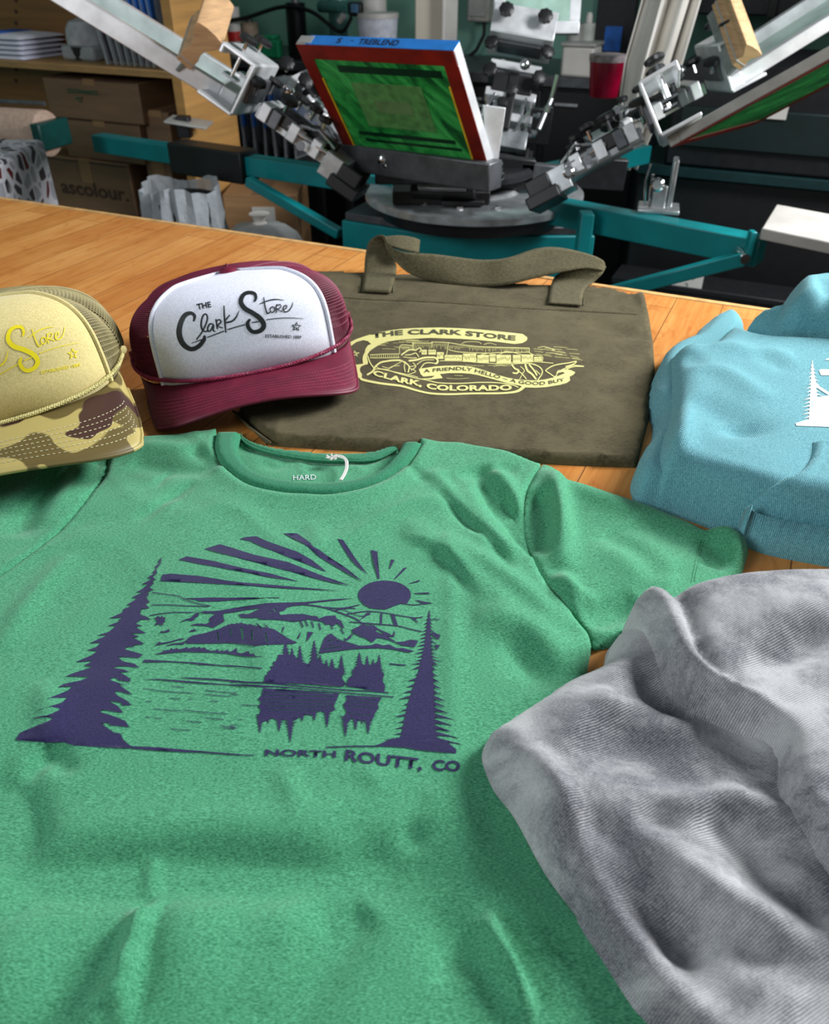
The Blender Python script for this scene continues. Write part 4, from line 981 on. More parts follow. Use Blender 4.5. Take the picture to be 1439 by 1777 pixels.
decal('printed_landscape', [tree_l, sunp]+rays+shapes+[stroke(p, w) for p, w in lines], cuts, [bv_body], MT['navy'], SH, SO, 6.0, .00045)
text_decal('printed_place_name', [text_px('NORTH', [(460, 1312), (520, 1313), (583, 1315)], 11, .028), text_px('ROUTT,', [(598, 1320), (660, 1328), (732, 1336)], 19, .028), text_px('CO', [(750, 1337), (798, 1339)], 18, .03)], [bv_body], MT['navy'], SH, SO, .0005)
for o_ in SH.children:
    if o_.name.startswith('printed'): o_['label'] = 'navy ' + o_.name.split('.')[0].replace('_', ' ')

# ================================================================== grey sweatshirt
GS = thing('sweatshirt', 'acid-washed grey sweatshirt lying folded over the right side of the green t-shirt', 'sweatshirt', (.3, .4, TZ))
GO = (.3, .4, TZ)
ga_out = [(838, 1290, .02), (848, 1265, .022), (870, 1247, .024), (930, 1205, .026), (985, 1165, .028), (1030, 1147, .028), (1052, 1130, .028), (1060, 1095, .03), (1085, 1070, .03), (1110, 1045, .03), (1300, 1030, .03), (1600, 1030, .03), (1640, 2000, 0.02), (1280, 2000, .005), (1205, 1860, .005), (1120, 1777, .005), (1060, 1685, .005), (1000, 1600, .006), (945, 1520, .008), (893, 1420, .01), (858, 1370, .012), (840, 1315, .018)]
ga_f = Folds([
    ([(872, 1285), (930, 1330), (960, 1370), (978, 1430)], 5, 9), ([(960, 1300), (1020, 1240), (1060, 1210)], 4, 10), ([(900, 1320), (960, 1400), (1010, 1480), (1060, 1560), (1120, 1640), (1200, 1730), (1260, 1800)], 7, 12),
    ([(985, 1385), (1030, 1480), (1080, 1545), (1140, 1600), (1230, 1690), (1300, 1770)], -7, 12), ([(1095, 1445), (1180, 1500), (1250, 1550), (1330, 1600), (1450, 1680)], 7, 12),
    ([(1100, 1500), (1170, 1560), (1250, 1620), (1350, 1720), (1400, 1790)], -6, 14), ([(1230, 1365), (1310, 1400), (1390, 1430), (1450, 1480)], 6, 10), ([(1100, 1420), (1150, 1430), (1160, 1460)], -4, 9),
    ([(1225, 1410), (1300, 1470), (1370, 1530), (1450, 1590)], -7, 13), ([(1180, 1560), (1195, 1600), (1185, 1650)], -5, 8), ([(1090, 1270), (1160, 1265), (1230, 1240), (1320, 1240)], 5, 9),
    ([(1110, 1150), (1150, 1200), (1220, 1230), (1300, 1232)], -9, 13), ([(1240, 1630), (1300, 1680), (1400, 1760)], 5, 12), ([(1050, 1130), (1060, 1180), (1040, 1240)], 4, 14), ([(1010, 1330), (1080, 1300), (1200, 1310)], -4, 16),
    ([(1330, 1260), (1345, 1330), (1350, 1370)], 4, 9), ([(1280, 1640), (1360, 1650), (1450, 1700)], -4, 10),
    ([(860, 1300), (900, 1380), (960, 1450)], -3, 6), ([(1030, 1250), (1100, 1230), (1180, 1250)], 3, 7), ([(1000, 1200), (1050, 1190), (1090, 1200)], -3, 7), ([(1110, 1340), (1180, 1350), (1260, 1340)], -4, 10), ([(1150, 1400), (1220, 1390), (1300, 1380)], 4, 8), ([(1330, 1480), (1390, 1510), (1450, 1540)], 4, 9), ([(1010, 1420), (1070, 1450), (1120, 1500)], -3, 7)], TZ+.035, 1.45)
def H_ga(X, d):
    dd = np.clip(d/.030, 0, 1); return TZ+.011 + .024*np.sqrt(np.clip(1-(1-dd)**2, 0, 1)) + np.clip(d/.02, 0, 1)*(ga_f(X)+.009*vnoise(X, 12, 11)+.006*vnoise(X, 26, 12)+.0016*vnoise(X, 60, 13))
GA = catmull(GV(ga_out), True, 4)
o_, bv_ga = cloth('folded_body', GA, H_ga, MT['gray'], GS, .0042, TZ+.010, GO)
gb_out = [(1093, 1050, .045), (1096, 1030, .05), (1106, 1008, .055), (1120, 998, .055), (1140, 1000, .055), (1165, 1008, .055), (1200, 1002, .05), (1300, 992, .045), (1420, 988, .045), (1620, 988, .045), (1640, 1640, .05), (1500, 1540, .05), (1439, 1470, .05), (1400, 1420, .05), (1372, 1385, .05), (1358, 1335, .05), (1352, 1285, .05), (1330, 1250, .052), (1290, 1230, .052), (1240, 1208, .052), (1195, 1185, .05), (1160, 1145, .05), (1135, 1105, .05), (1115, 1065, .05)]
gb_f = Folds([([(1120, 1008), (1155, 1060), (1180, 1120), (1215, 1165), (1290, 1215), (1345, 1262), (1362, 1330), (1385, 1385), (1450, 1450)], 6, 8),
              ([(1162, 1012), (1190, 1060), (1212, 1120), (1240, 1165), (1310, 1205)], -6, 7), ([(1165, 1020), (1200, 1050), (1215, 1100)], -3, 8),
              ([(1270, 1185), (1340, 1150), (1439, 1100)], -6, 12), ([(1230, 1060), (1330, 1050), (1450, 1040)], 3, 20), ([(1380, 1230), (1430, 1300), (1450, 1380)], 4, 18), ([(1290, 1110), (1350, 1080), (1450, 1060)], 3, 12)], TZ+.05, 1.4)
def H_gb(X, d):
    dd = np.clip(d/.016, 0, 1); return TZ+.024 + .030*np.sqrt(np.clip(1-(1-dd)**2, 0, 1)) + np.clip(d/.012, 0, 1)*(gb_f(X)+.006*vnoise(X, 12, 21)+.003*vnoise(X, 30, 22))
cloth('folded_sleeve', catmull(GV(gb_out), True, 4), H_gb, MT['gray'], GS, .004, TZ+.012, GO)
gc = [(p[0]-16, p[1]+18) for p in ga_out[13:]]
cloth('under_layer', catmull(GV([(1500, 1500), (1500, 2050)]+[(1290, 2050), (1180, 1860), (1092, 1777), (1040, 1700), (990, 1620), (1000, 1560), (1100, 1500)], TZ), True, 4), lambda X, d: TZ+.004+rim(d, .010, .008), MT['gray'], GS, .005, TZ+.002, GO)

# ================================================================== olive tote bag
TB = thing('tote_bag', 'olive canvas tote bag lying flat with a pale yellow oval store emblem', 'bag', (.1, 1.0, TZ))
TO = (.1, 1.0, TZ)
tb_out = [(527, 480, .004), (532, 474, .006), (560, 473, .006), (640, 476, .006), (760, 482, .006), (850, 492, .006), (920, 497, .006), (1000, 498, .006), (1060, 503, .006), (1100, 512, .008), (1112, 499, .014), (1121, 508, .01), (1127, 540, .006), (1135, 590, .006), (1138, 640, .006), (1128, 720, .006), (1106, 806, .004), (1000, 802, .004), (850, 793, .004), (700, 782, .004), (560, 774, .004), (470, 768, .004), (440, 742, .004), (412, 714, .004), (440, 650, .004), (490, 550, .004)]
tb_f = Folds([([(540, 515), (700, 522), (900, 535), (1105, 545)], -1.6, 3.5), ([(540, 518), (640, 492)], -1.5, 10), ([(625, 478), (622, 508)], 1.5, 4), ([(678, 480), (676, 510)], 1.5, 4), ([(952, 495), (950, 530)], 2, 4), ([(1012, 500), (1010, 532)], 1.5, 4),
              ([(1020, 545), (1060, 570), (1120, 590)], -3, 18), ([(600, 520), (560, 560), (540, 600)], 2, 16), ([(472, 765), (490, 730), (505, 712)], 2, 5), ([(1040, 690), (1100, 640), (1140, 620)], -3, 20), ([(700, 555), (900, 540), (1000, 560)], 1.6, 30), ([(1112, 505), (1125, 540)], 5, 8)], TZ+.01)
def H_tb(X, d): return TZ+.001 + .0095*np.sqrt(np.clip(1-(1-np.clip(d/.003, 0, 1))**2, 0, 1)) + np.clip(d/.01, 0, 1)*(tb_f(X)+.003*vnoise(X, 7, 31)+.0012*vnoise(X, 20, 32))
o_, bv_tb = cloth('bag_body', GV(tb_out), H_tb, MT['olive'], TB, .005, TZ, TO)
# layered gusset edge at the lower left
for k in range(3):
    q = GV([(470+3*k-6, 771-k*0), (440-3-2*k, 744), (409-2*k, 716)], TZ+.002*k+.001)
    m = M(); pts = [np.array([p[0], p[1], TZ+.0016+.0026*k])-np.array(TO) for p in resample(q, .01, False)]
    m.tube(pts, .0013, 6); m.build('gusset_layer', MT['olive'], TB)
# stitching under the hem
hs = [hitpx([bv_tb], u, v, .0003) for u, v in catmull([(545, 512), (640, 520), (760, 525), (900, 535), (1000, 540), (1105, 546)], False, 14)]
M().tube([tuple(np.array(h)-np.array(TO)) for h in hs if h is not None], .0005, 4).build('hem_stitching', MT['olive_strap'], TB)
def strap(name, top, bot, m_, off, parent, th=.0016):
    """ribbon between two 3d edge curves"""
    n = 60
    def rs(L):
        P = catmull([G(p[0], p[1], TZ+p[2]) for p in L], False, 8)
        return resample(P, 1e9, False) if False else np.stack([np.interp(np.linspace(0, 1, n), np.linspace(0, 1, len(P)), P[:, k]) for k in range(3)], 1)
    A = rs(top); B = rs(bot); C = (A+B)/2; t = np.gradient(C, axis=0); w = B-A; nn = np.cross(t, w); nn /= np.linalg.norm(nn, axis=1)[:, None]
    ring = []
    for j in range(9):
        s = j/8; bl = .0008*math.sin(math.pi*s); ring.append(A+w*s+nn*(th/2+bl))
    for j in range(9):
        s = 1-j/8; ring.append(A+w*s-nn*(th/2))
    V = np.stack(ring, 1).reshape(-1, 3); K = 18; F = []
    for i in range(n-1):
        for k in range(K):
            k2 = (k+1) % K; F.append((i*K+k, i*K+k2, (i+1)*K+k2, (i+1)*K+k))
    F += [tuple(range(K))[::-1], tuple((n-1)*K+k for k in range(K))]
    return obj(name, V, F, m_, parent, True, off)
# front handle: rises at the left, turns over and runs to the right root
strap('handle', [(628, 505, .012), (632, 474, .014), (634, 445, .03), (640, 420, .045), (655, 409, .056), (668, 410, .058), (676, 425, .05), (700, 437, .045), (760, 442, .042), (830, 451, .036), (880, 448, .04), (930, 432, .046), (970, 430, .048), (1020, 441, .044), (1046, 452, .038), (1050, 464, .03)],
      [(678, 508, .013), (686, 480, .014), (688, 462, .018), (682, 440, .03), (676, 422, .04), (670, 430, .045), (690, 458, .03), (722, 480, .016), (790, 494, .012), (840, 497, .012), (880, 494, .016), (930, 482, .024), (975, 472, .03), (1010, 466, .032), (1035, 468, .03), (1046, 470, .028)], MT['olive_strap'], TO, TB)
strap('handle', [(1052, 462, .032), (1045, 476, .024), (1030, 490, .016), (1014, 504, .013), (1010, 530, .0125)], [(1000, 466, .032), (975, 472, .026), (962, 482, .018), (955, 500, .013), (951, 526, .0125)], MT['olive_strap'], TO, TB)
strap('back_handle', [(660, 412, .05), (690, 409, .052), (715, 412, .05), (729, 417, .046)], [(680, 428, .044), (700, 434, .042), (718, 437, .040), (727, 438, .038)], MT['olive_strap'], TO, TB)
for (u0, u1, v0) in ((624, 682, 508), (950, 1012, 530)):
    for u in (u0, u1):
        h1 = hitpx([bv_tb], u, v0, .0006); h2 = hitpx([bv_tb], u+1, v0-12, .0006)
        if h1 and h2: M().tube([tuple(np.array(h1)-np.array(TO)), tuple(np.array(h2)-np.array(TO))], .0009, 5).build('bar_tack', MT['olive_ink'], TB)
e1 = zz(580, 550, 5.996)
banner = e1([(2009, 215), (1959, 180), (1719, 155), (1519, 135), (1319, 122), (1100, 113), (850, 118), (700, 128), (600, 140), (480, 160), (380, 185), (300, 210), (230, 235), (160, 270), (110, 310), (75, 350), (60, 400), (62, 440), (75, 480), (95, 515), (120, 545), (160, 580), (200, 610), (285, 652), (290, 600), (270, 570), (268, 545), (280, 520), (310, 505), (350, 495), (352, 470), (345, 440), (342, 420), (350, 390), (375, 355), (410, 330), (450, 305), (500, 280), (560, 260), (650, 246), (750, 235), (1000, 222), (1319, 232), (1519, 245), (1719, 265), (1879, 285), (1959, 275), (1995, 255), (2009, 240)])
scroll = e1([(880, 545), (980, 530), (1060, 518), (1150, 512), (1319, 510), (1419, 520), (1500, 540), (1600, 572), (1700, 605), (1800, 635), (1880, 650), (1960, 660), (2100, 665), (2190, 655), (2260, 640), (2340, 615), (2400, 590), (2380, 575), (2310, 590), (2330, 560), (2420, 548), (2470, 560), (2510, 580), (2490, 605), (2450, 625), (2455, 665), (2420, 690), (2350, 710), (2200, 735), (2100, 740), (2000, 738), (1919, 715), (1800, 690), (1730, 672), (1650, 650), (1500, 610), (1419, 595), (1319, 588), (1200, 588), (1100, 598), (1130, 640), (1000, 655), (880, 648), (1010, 640), (1050, 615), (1000, 618), (930, 625), (900, 600)])
ad = [banner, scroll]
def es(p, w): ad.append(stroke(e1(p), w))
es([(275, 645), (330, 665), (500, 697), (700, 722), (850, 765), (1000, 798), (1200, 808), (1439, 800), (1719, 798), (1850, 788), (1909, 775), (1950, 750), (1985, 720)], [4, 4, 3.6, 3.4, 3.2, 3, 3, 3, 3, 3.4, 4, 5, 5])
es([(395, 585), (440, 545), (560, 560), (700, 600), (850, 640), (960, 660), (1100, 690), (1319, 695), (1519, 685), (1719, 690), (1850, 710), (1915, 735)], 1.6)
es([(350, 410), (362, 450), (380, 490), (410, 530)], 2)
cu = [e1([(170, 310), (230, 265), (300, 245), (350, 255), (385, 285), (350, 300), (325, 340), (320, 370), (300, 410), (295, 440), (300, 490), (240, 500), (160, 480), (140, 440), (135, 400), (150, 350)])]
for a in range(5):
    t = math.radians(-90+72*a); t2 = math.radians(-90+72*(a+2)); es([(215+48*math.cos(t), 388+32*math.sin(t)), (215+48*math.cos(t2), 388+32*math.sin(t2))], .9)
star_b = ad[-5:]; del ad[-5:]
# the town
for p in ([(680, 385), (695, 298), (820, 300), (825, 275), (1015, 275), (1020, 265), (1190, 272), (1319, 292), (1500, 312), (1700, 320), (2030, 328)], [(1190, 272), (1170, 400)], [(1190, 345), (1319, 370), (1600, 380), (1700, 375), (2030, 370)], [(2030, 328), (2030, 372)],
          [(375, 398), (520, 390), (680, 388)], [(375, 430), (520, 430), (680, 425)], [(1100, 460), (1319, 462), (1500, 478), (1750, 492), (1900, 490)], [(2030, 375), (2080, 400), (2165, 415), (2165, 470)], [(1750, 480), (1950, 475), (2100, 470), (2280, 485)],
          [(825, 275), (820, 345)], [(1020, 265), (1018, 320)], [(1600, 380), (1530, 400), (1700, 400), (1780, 365), (1850, 370), (1950, 395)]): es(p, 1.1)
rr = random.Random(5)
for x in range(380, 680, 22): es([(x, 395), (x+2, 430)], .8)
for x in range(705, 2020, 15):
    y0 = 300 if x < 820 else 280 if x < 1180 else 300+(x-1190)*.03; y1 = (360 if x < 900 else 345 if x < 1180 else 345 if x < 1400 else 372); es([(x, y0), (x+1, y0+(y1-y0)*rr.uniform(.35, .95))], .55)
blk = [(910, 345, 965, 395), (980, 345, 1060, 395), (1070, 370, 1140, 440), (1150, 400, 1330, 455), (1340, 385, 1480, 470), (1490, 400, 1610, 478), (1620, 390, 1680, 470), (1690, 400, 1840, 485), (1860, 400, 1940, 480), (1950, 395, 2070, 470), (2080, 420, 2160, 462)]
for (x0, y0, x1, y1) in blk:
    ad.append(e1([(x0, y0), (x1, y0), (x1, y1), (x0, y1)]))
    for k in range(int((x1-x0)/14)):
        xx = x0+8+k*14; yy = y0+6+rr.random()*(y1-y0)*.3; cu.append(e1([(xx, yy), (xx+5, yy), (xx+5, yy+(y1-y0)*.4), (xx, yy+(y1-y0)*.4)]))
for k in range(16):
    x = rr.uniform(420, 900); y = rr.uniform(240, 360) if x < 680 else rr.uniform(240, 270); es([(x, y), (x+rr.uniform(60, 190), y+rr.uniform(-6, 10))], .45)
for k in range(22):
    x = rr.uniform(2030, 2500); y = 265+(x-2030)*.18+rr.uniform(0, 110); es([(x, y), (x+rr.uniform(60, 160), y+rr.uniform(4, 20))], .5)
es([(1330, 280), (1380, 262), (1500, 265), (1530, 285)], .8); es([(1560, 290), (1620, 275), (1690, 295)], .8); es([(2120, 325), (2180, 312), (2250, 330), (2290, 350)], .8)
for k in range(8): x = rr.uniform(1150, 1800); es([(x, 500+rr.random()*20), (x+100, 505+rr.random()*15)], .45)
es([(1170, 640), (1280, 648), (1400, 640)], .5); es([(1250, 612), (1340, 615)], .5)
# galloping horse and rider, second horse
for p, w in (([(345, 605), (400, 570), (430, 520), (480, 480), (540, 465), (620, 455), (690, 455)], 3.0), ([(430, 510), (470, 540), (560, 550)], 1.2), ([(690, 455), (740, 480), (780, 520), (770, 580)], 2.2), ([(740, 470), (730, 520), (740, 575)], 1.6), ([(780, 460), (860, 450), (930, 430), (1000, 425), (1055, 430), (1080, 465), (1060, 490)], 3.2), ([(1060, 490), (1000, 480), (940, 490), (900, 540)], 1.6), ([(860, 500), (930, 455), (1040, 450)], 1.2),
             ([(700, 400), (740, 370), (790, 345), (850, 350)], 2.4), ([(850, 350), (890, 325), (905, 345), (890, 370)], 1.8), ([(740, 400), (800, 395), (850, 380), (880, 420)], 1.6), ([(720, 420), (800, 430), (860, 430)], 1.2), ([(500, 520), (580, 535), (640, 500), (700, 470)], 1), ([(560, 560), (600, 520), (680, 510)], 1), ([(600, 570), (700, 590), (790, 610), (870, 630)], 1.2), ([(780, 600), (850, 570), (780, 530), (850, 510)], 1.2), ([(820, 480), (850, 520), (800, 560)], 1.4),
             ([(1850, 500), (1880, 540), (1920, 560), (1900, 590), (1860, 585)], 2.6), ([(1870, 490), (1950, 485), (2050, 490), (2130, 520), (2165, 560), (2160, 600), (2120, 660)], 1.8), ([(1920, 570), (1960, 600), (2000, 650)], 1.6), ([(1990, 500), (2010, 560), (2060, 600), (2100, 650)], 3.2), ([(2030, 500), (2080, 560), (2110, 610)], 2.6), ([(1940, 520), (1980, 560), (1960, 590)], 1.2), ([(1930, 650), (1960, 600)], 1.2), ([(2100, 560), (2140, 600)], 1.4),
             ([(2200, 560), (2250, 525), (2320, 500), (2450, 480), (2520, 465), (2490, 495), (2410, 520)], 1.6), ([(2200, 565), (2240, 590), (2300, 625), (2330, 580), (2400, 540), (2480, 510)], 1.6), ([(2420, 545), (2500, 520), (2600, 518), (2480, 505)], 1.4)):
    es(p, w)
decal('printed_emblem', ad, cu, [bv_tb], MT['cream'], TB, TO, 9.0, .00045)
decal('printed_star', star_b, [], [bv_tb], MT['cream'], TB, TO, 9.0, .0006)
text_decal('printed_place', [text_px('CLARK, COLORADO', e1([(400, 608), (550, 648), (700, 688), (850, 715), (960, 742), (1060, 762), (1200, 770), (1400, 770), (1600, 770), (1850, 765)]), 9.0, .04)], [bv_tb], MT['cream'], TB, TO, .0007)
text_decal('printed_store_name', [text_px('THE CLARK STORE', e1([(395, 228), (560, 205), (720, 190), (900, 185), (1100, 185), (1300, 192), (1519, 215), (1719, 235), (1889, 250)]), 8.2, .035)], [bv_tb], MT['olive_ink'], TB, TO, .0009)
text_decal('printed_slogan', [text_px('A FRIENDLY HELLO ~ A GOOD BUY', e1([(935, 587), (1150, 567), (1319, 560), (1450, 577), (1600, 618), (1780, 665), (1900, 695), (2050, 712), (2200, 710), (2400, 672)]), 6.0, .01)], [bv_tb], MT['olive_ink'], TB, TO, .0009)

# ================================================================== teal hoodie
HD = thing('hoodie', 'light teal hooded sweatshirt folded in a thick square at the right table edge', 'hoodie', (.55, .95, TZ))
HO = (.55, .95, TZ)
hb = [(1133, 884, .0), (1131, 830, .02), (1133, 788, .035), (1142, 749, .04), (1160, 690, .045), (1159, 640, .045), (1160, 605, .045), (1180, 594, .045), (1224, 592, .045), (1250, 570, .045), (1270, 545, .048), (1281, 533, .05), (1292, 545, .05), (1305, 562, .05), (1345, 570, .05), (1439, 574, .05), (1700, 590, .05), (1700, 1000, .0), (1560, 1000, 0), (1439, 975, 0), (1340, 957, 0), (1290, 940, 0), (1200, 906, 0), (1160, 892, 0)]
hb_f = Folds([([(1200, 690), (1270, 730), (1330, 760)], -4, 20), ([(1160, 700), (1180, 760), (1170, 830)], 3, 12), ([(1230, 600), (1300, 610), (1380, 620)], 3, 16), ([(1160, 800), (1250, 820), (1350, 850)], 3, 14), ([(1224, 597), (1255, 575), (1272, 548)], 4, 7), ([(1300, 600), (1370, 650)], -2.5, 14), ([(1195, 610), (1210, 640)], -3, 9), ([(1270, 735), (1300, 760)], -4, 18), ([(1170, 640), (1185, 720), (1165, 790), (1150, 850)], 5, 8), ([(1200, 640), (1260, 650), (1330, 700)], 3, 14)], TZ+.05, 1.5)
def H_hb(X, d):
    dd = np.clip(d/.028, 0, 1); return TZ + .052*np.sqrt(np.clip(1-(1-dd)**2, 0, 1)) + np.clip(d/.02, 0, 1)*(hb_f(X)+.005*vnoise(X, 8, 41)+.0018*vnoise(X, 24, 42))
HBc = catmull(GV(hb), True, 4)
o_, bv_hb = cloth('hoodie_front', HBc, H_hb, MT['teal_fleece'], HD, .005, TZ, HO)
hs_ = [(1104, 878, 0), (1099, 845, .01), (1100, 810, .02), (1112, 773, .026), (1134, 735, .028), (1140, 703, .028), (1129, 667, .028), (1139, 622, .028), (1160, 594, .028), (1194, 577, .028), (1215, 556, .028), (1245, 538, .028), (1272, 532, .028), (1300, 560, .028), (1250, 650, .028), (1220, 800, .02), (1190, 890, 0), (1133, 885, 0)]
hs_f = Folds([([(1145, 610), (1142, 650), (1150, 680)], -6, 6), ([(1115, 790), (1120, 840)], 3, 8), ([(1200, 590), (1240, 555)], -5, 7)], TZ+.025)
cloth('folded_sleeve', catmull(GV(hs_), True, 4), lambda X, d: TZ+.033*np.sqrt(np.clip(1-(1-np.clip(d/.02, 0, 1))**2, 0, 1))+np.clip(d/.012, 0, 1)*hs_f(X), MT['teal_fleece'], HD, .0045, TZ, HO)
hh1 = [(1300, 575, .03), (1302, 548, .04), (1325, 540, .045), (1349, 524, .05), (1400, 522, .05), (1700, 530, .05), (1700, 640, .03), (1400, 620, .03)]
cloth('hood_base', catmull(GV(hh1), True, 4), lambda X, d: TZ+.066*np.sqrt(np.clip(1-(1-np.clip(d/.04, 0, 1))**2, 0, 1)), MT['teal_fleece'], HD, .005, TZ, HO)
hh2 = [(1343, 562), (1345, 545), (1358, 522), (1385, 512), (1420, 510), (1470, 518), (1700, 565), (1700, 625), (1500, 588), (1420, 578), (1370, 574)]
hh_f = Folds([([(1360, 500), (1368, 530), (1380, 545)], -9, 8), ([(1395, 485), (1405, 520), (1400, 550)], 6, 10), ([(1425, 500), (1432, 540)], -5, 9)], TZ+.08)
cloth('hood', catmull(GV(hh2, TZ+.055), True, 4), lambda X, d: TZ+.02+.070*np.sqrt(np.clip(1-(1-np.clip(d/.030, 0, 1))**2, 0, 1))+np.clip(d/.02, 0, 1)*hh_f(X), MT['teal_fleece'], HD, .005, TZ+.02, HO)
# pouch pocket: raised panel with a curved mouth and double seam
pk = catmull(GV([(1410, 772, .05), (1409, 790, .05), (1400, 812, .05), (1380, 832, .05), (1345, 846, .048), (1299, 854, .045), (1298, 900, .03), (1296, 932, .010), (1340, 947, .010), (1439, 966, .010), (1560, 990, .010), (1680, 996, .01), (1680, 772, .05)], TZ+.05), False, 4)
def H_pk(X, d):
    dO, _, _ = seg_dist(X, HBc, True); return H_hb(X, dO)+.0008+rim(d, .0048, .006)-.0016*np.exp(-((d-.011)/.0018)**2)
pko, bv_pk = cloth('pouch_pocket', pk, H_pk, MT['teal_fleece'], HD, .0035, TZ, HO)
zf = zz(1060, 460, 3.29)
wt = jag_tree(1150, 545, 1165, 900, 80, 17, 3, .3, .45)
decal('printed_pine', [zf(wt), zf([(1055, 905), (1100, 890), (1140, 880), (1160, 760), (1250, 745), (1290, 760), (1290, 930), (1200, 925), (1058, 920)]), zf([(1188, 605), (1200, 597), (1290, 597), (1290, 632), (1200, 632)]), zf([(1222, 545), (1240, 534), (1290, 532), (1290, 545)]), stroke(zf([(1250, 740), (1175, 690), (1160, 650)]), 5)],
      [], [bv_hb], MT['whiteprint'], HD, HO, 6.0, .0005)
# ================================================================== trucker hats
def hat(label, loc, yaw, roll, pitch, Wd, Ld, Hc, colors, brim_shape, stitch, ph=58, name='trucker_cap'):
    foam, net, rope, brim_m, button_m = colors
    root = thing(name, label, 'hat', loc); L0 = np.array(loc)
    R = Matrix.Rotation(yaw, 4, 'Z') @ Matrix.Rotation(roll, 4, 'Y') @ Matrix.Rotation(pitch, 4, 'X')
    def sp(c, e): return math.copysign(abs(c)**e, c)
    def crown(phi, s, inset=0.0):
        fr = math.cos(phi); k = max(0.0, fr)**.6
        p = 2.4 + 3.4*k
        rr = abs(math.cos(s))**(2/p); zz_ = abs(math.sin(s))**(2/p)
        x = (Wd-inset)*sp(math.sin(phi), .92)*rr; y = -(Ld-inset)*sp(math.cos(phi), .66)*rr
        # the foam front stands up and leans back a little
        z = Hc*zz_*(1.06+.22*k*min(1.0, rr/.62))
        y += .018*k*(zz_)
        return Vector((x, y, z))
    PH = math.radians(ph)
    def patch(phis, ss, nm, mat, th, inset=0.0):
        V = []; F = []; n1 = len(ss)
        for a in phis:
            for s in ss: V.append(R @ crown(a, s, inset))
        for i in range(len(phis)-1):
            for j in range(n1-1): F.append((i*n1+j, (i+1)*n1+j, (i+1)*n1+j+1, i*n1+j+1))
        return V, F
    ns = 34
    ss = [math.pi/2*(i/ns) for i in range(ns+1)]
    phF = np.linspace(-PH, PH, 72)
    V, F = patch(phF, ss, '', None, 0)
    o = obj('front_panel', [tuple(v) for v in V], F, foam, root)
    so = o.modifiers.new('s', 'SOLIDIFY'); so.thickness = .0045; so.offset = -1
    bv = BVHTree.FromPolygons([tuple(Vector(v)+Vector(loc)) for v in V], F)
    # piping round the edge of the foam panel
    edge = [R @ (crown(-PH, s)*1.004) for s in ss] + [R @ (crown(PH, s)*1.004) for s in ss[::-1]]
    M().tube(edge, .0024, 8).build('piping', foam, root)
    # netting: real strands
    na = int(2*(math.pi-PH)*Wd/.0034); nb = int(Hc*1.9/.0034)
    V, F = patch(np.linspace(PH, 2*math.pi-PH, na), [math.pi/2*(i/nb) for i in range(nb+1)], '', None, 0, .001)
    nt = obj('netting', [tuple(v) for v in V], F, net, root)
    wf = nt.modifiers.new('w', 'WIREFRAME'); wf.thickness = .0013; wf.use_even_offset = False
    # inner lining of the crown front and sweatband
    V = []; F = []; n = 64
    for k in range(n):
        a = 2*math.pi*k/n
        for s_, ins in ((0.0, .003), (.26, .004), (.26, .006), (0.0, .006)): V.append(R @ crown(a, s_*.9, ins))
    for k in range(n):
        k2 = (k+1) % n
        for j in range(3): F.append((k*4+j, k2*4+j, k2*4+j+1, k*4+j+1))
    obj('sweatband', [tuple(v) for v in V], F, net, root)
    # seams of the netting
    for a in (math.radians(118), math.radians(-118), math.pi):
        M().tube([R @ (crown(a, s)*1.003) for s in ss], .0016, 6).build('seam_tape', net, root)
    b0 = R @ crown(0, math.pi/2); up = R @ Vector((0, 0, 1)) - R @ Vector((0, 0, 0))
    tp = R @ Vector((0, 0, Hc*1.06+.003))
    M().lathe(tuple(tp), tuple(up), [(0, .0095), (.003, .0095), (.005, .0075), (.0062, .003)], 20).build('button', button_m, root)
    # brim
    bw, bl, drop, cant = brim_shape
    NB, NR = 60, 14; V = []; F = []
    A = math.radians(80)
    outer = []
    for i in range(NB+1):
        t = -1+2*i/NB; a = t*A
        inn = Vector((Wd*sp(math.sin(a), .92)*.985, -Ld*sp(math.cos(a), .66)*.985, 0))
        q = abs(t)**2.6
        ox = bw*math.copysign(1-(1-abs(t))**1.55, t); oy = -Ld - bl*(1-q*1.0)**.62 + 0*q
        oy = max(oy, -Ld-bl) if t else oy
        if abs(t) > .86: oy = oy + (inn.y-oy)*((abs(t)-.86)/.14)**1.6*1.0; ox = ox + (inn.x-ox)*((abs(t)-.86)/.14)**1.8
        outer.append((inn, Vector((ox, oy, 0))))
    def bz(x, y, f): return .004 - drop*(abs(x)/bw)**2.0*min(1, .35+.65*f) - cant*f
    rows = []
    for side in (1, -1):
        for (inn, out) in outer:
            for j in range(NR+1):
                f = j/NR; p = inn.lerp(out, f); edge_t = .0016 if j < NR else .0004
                V.append(R @ Vector((p.x, p.y, bz(p.x, p.y, f)+side*edge_t)))
    K = NR+1; T_ = (NB+1)*K
    for i in range(NB):
        for j in range(NR):
            F.append((i*K+j, i*K+j+1, (i+1)*K+j+1, (i+1)*K+j)); F.append((T_+i*K+j, T_+(i+1)*K+j, T_+(i+1)*K+j+1, T_+i*K+j+1))
        F.append((i*K+NR, T_+i*K+NR, T_+(i+1)*K+NR, (i+1)*K+NR)); F.append((i*K, (i+1)*K, T_+(i+1)*K, T_+i*K))
    br = obj('brim', [tuple(v) for v in V], F, brim_m, root)
    M().tube([R @ Vector((o_.x, o_.y, bz(o_.x, o_.y, 1))) for _, o_ in outer], .0021, 8).build('brim_edge', brim_m, root)
    # rows of stitching
    sm, dashed = stitch
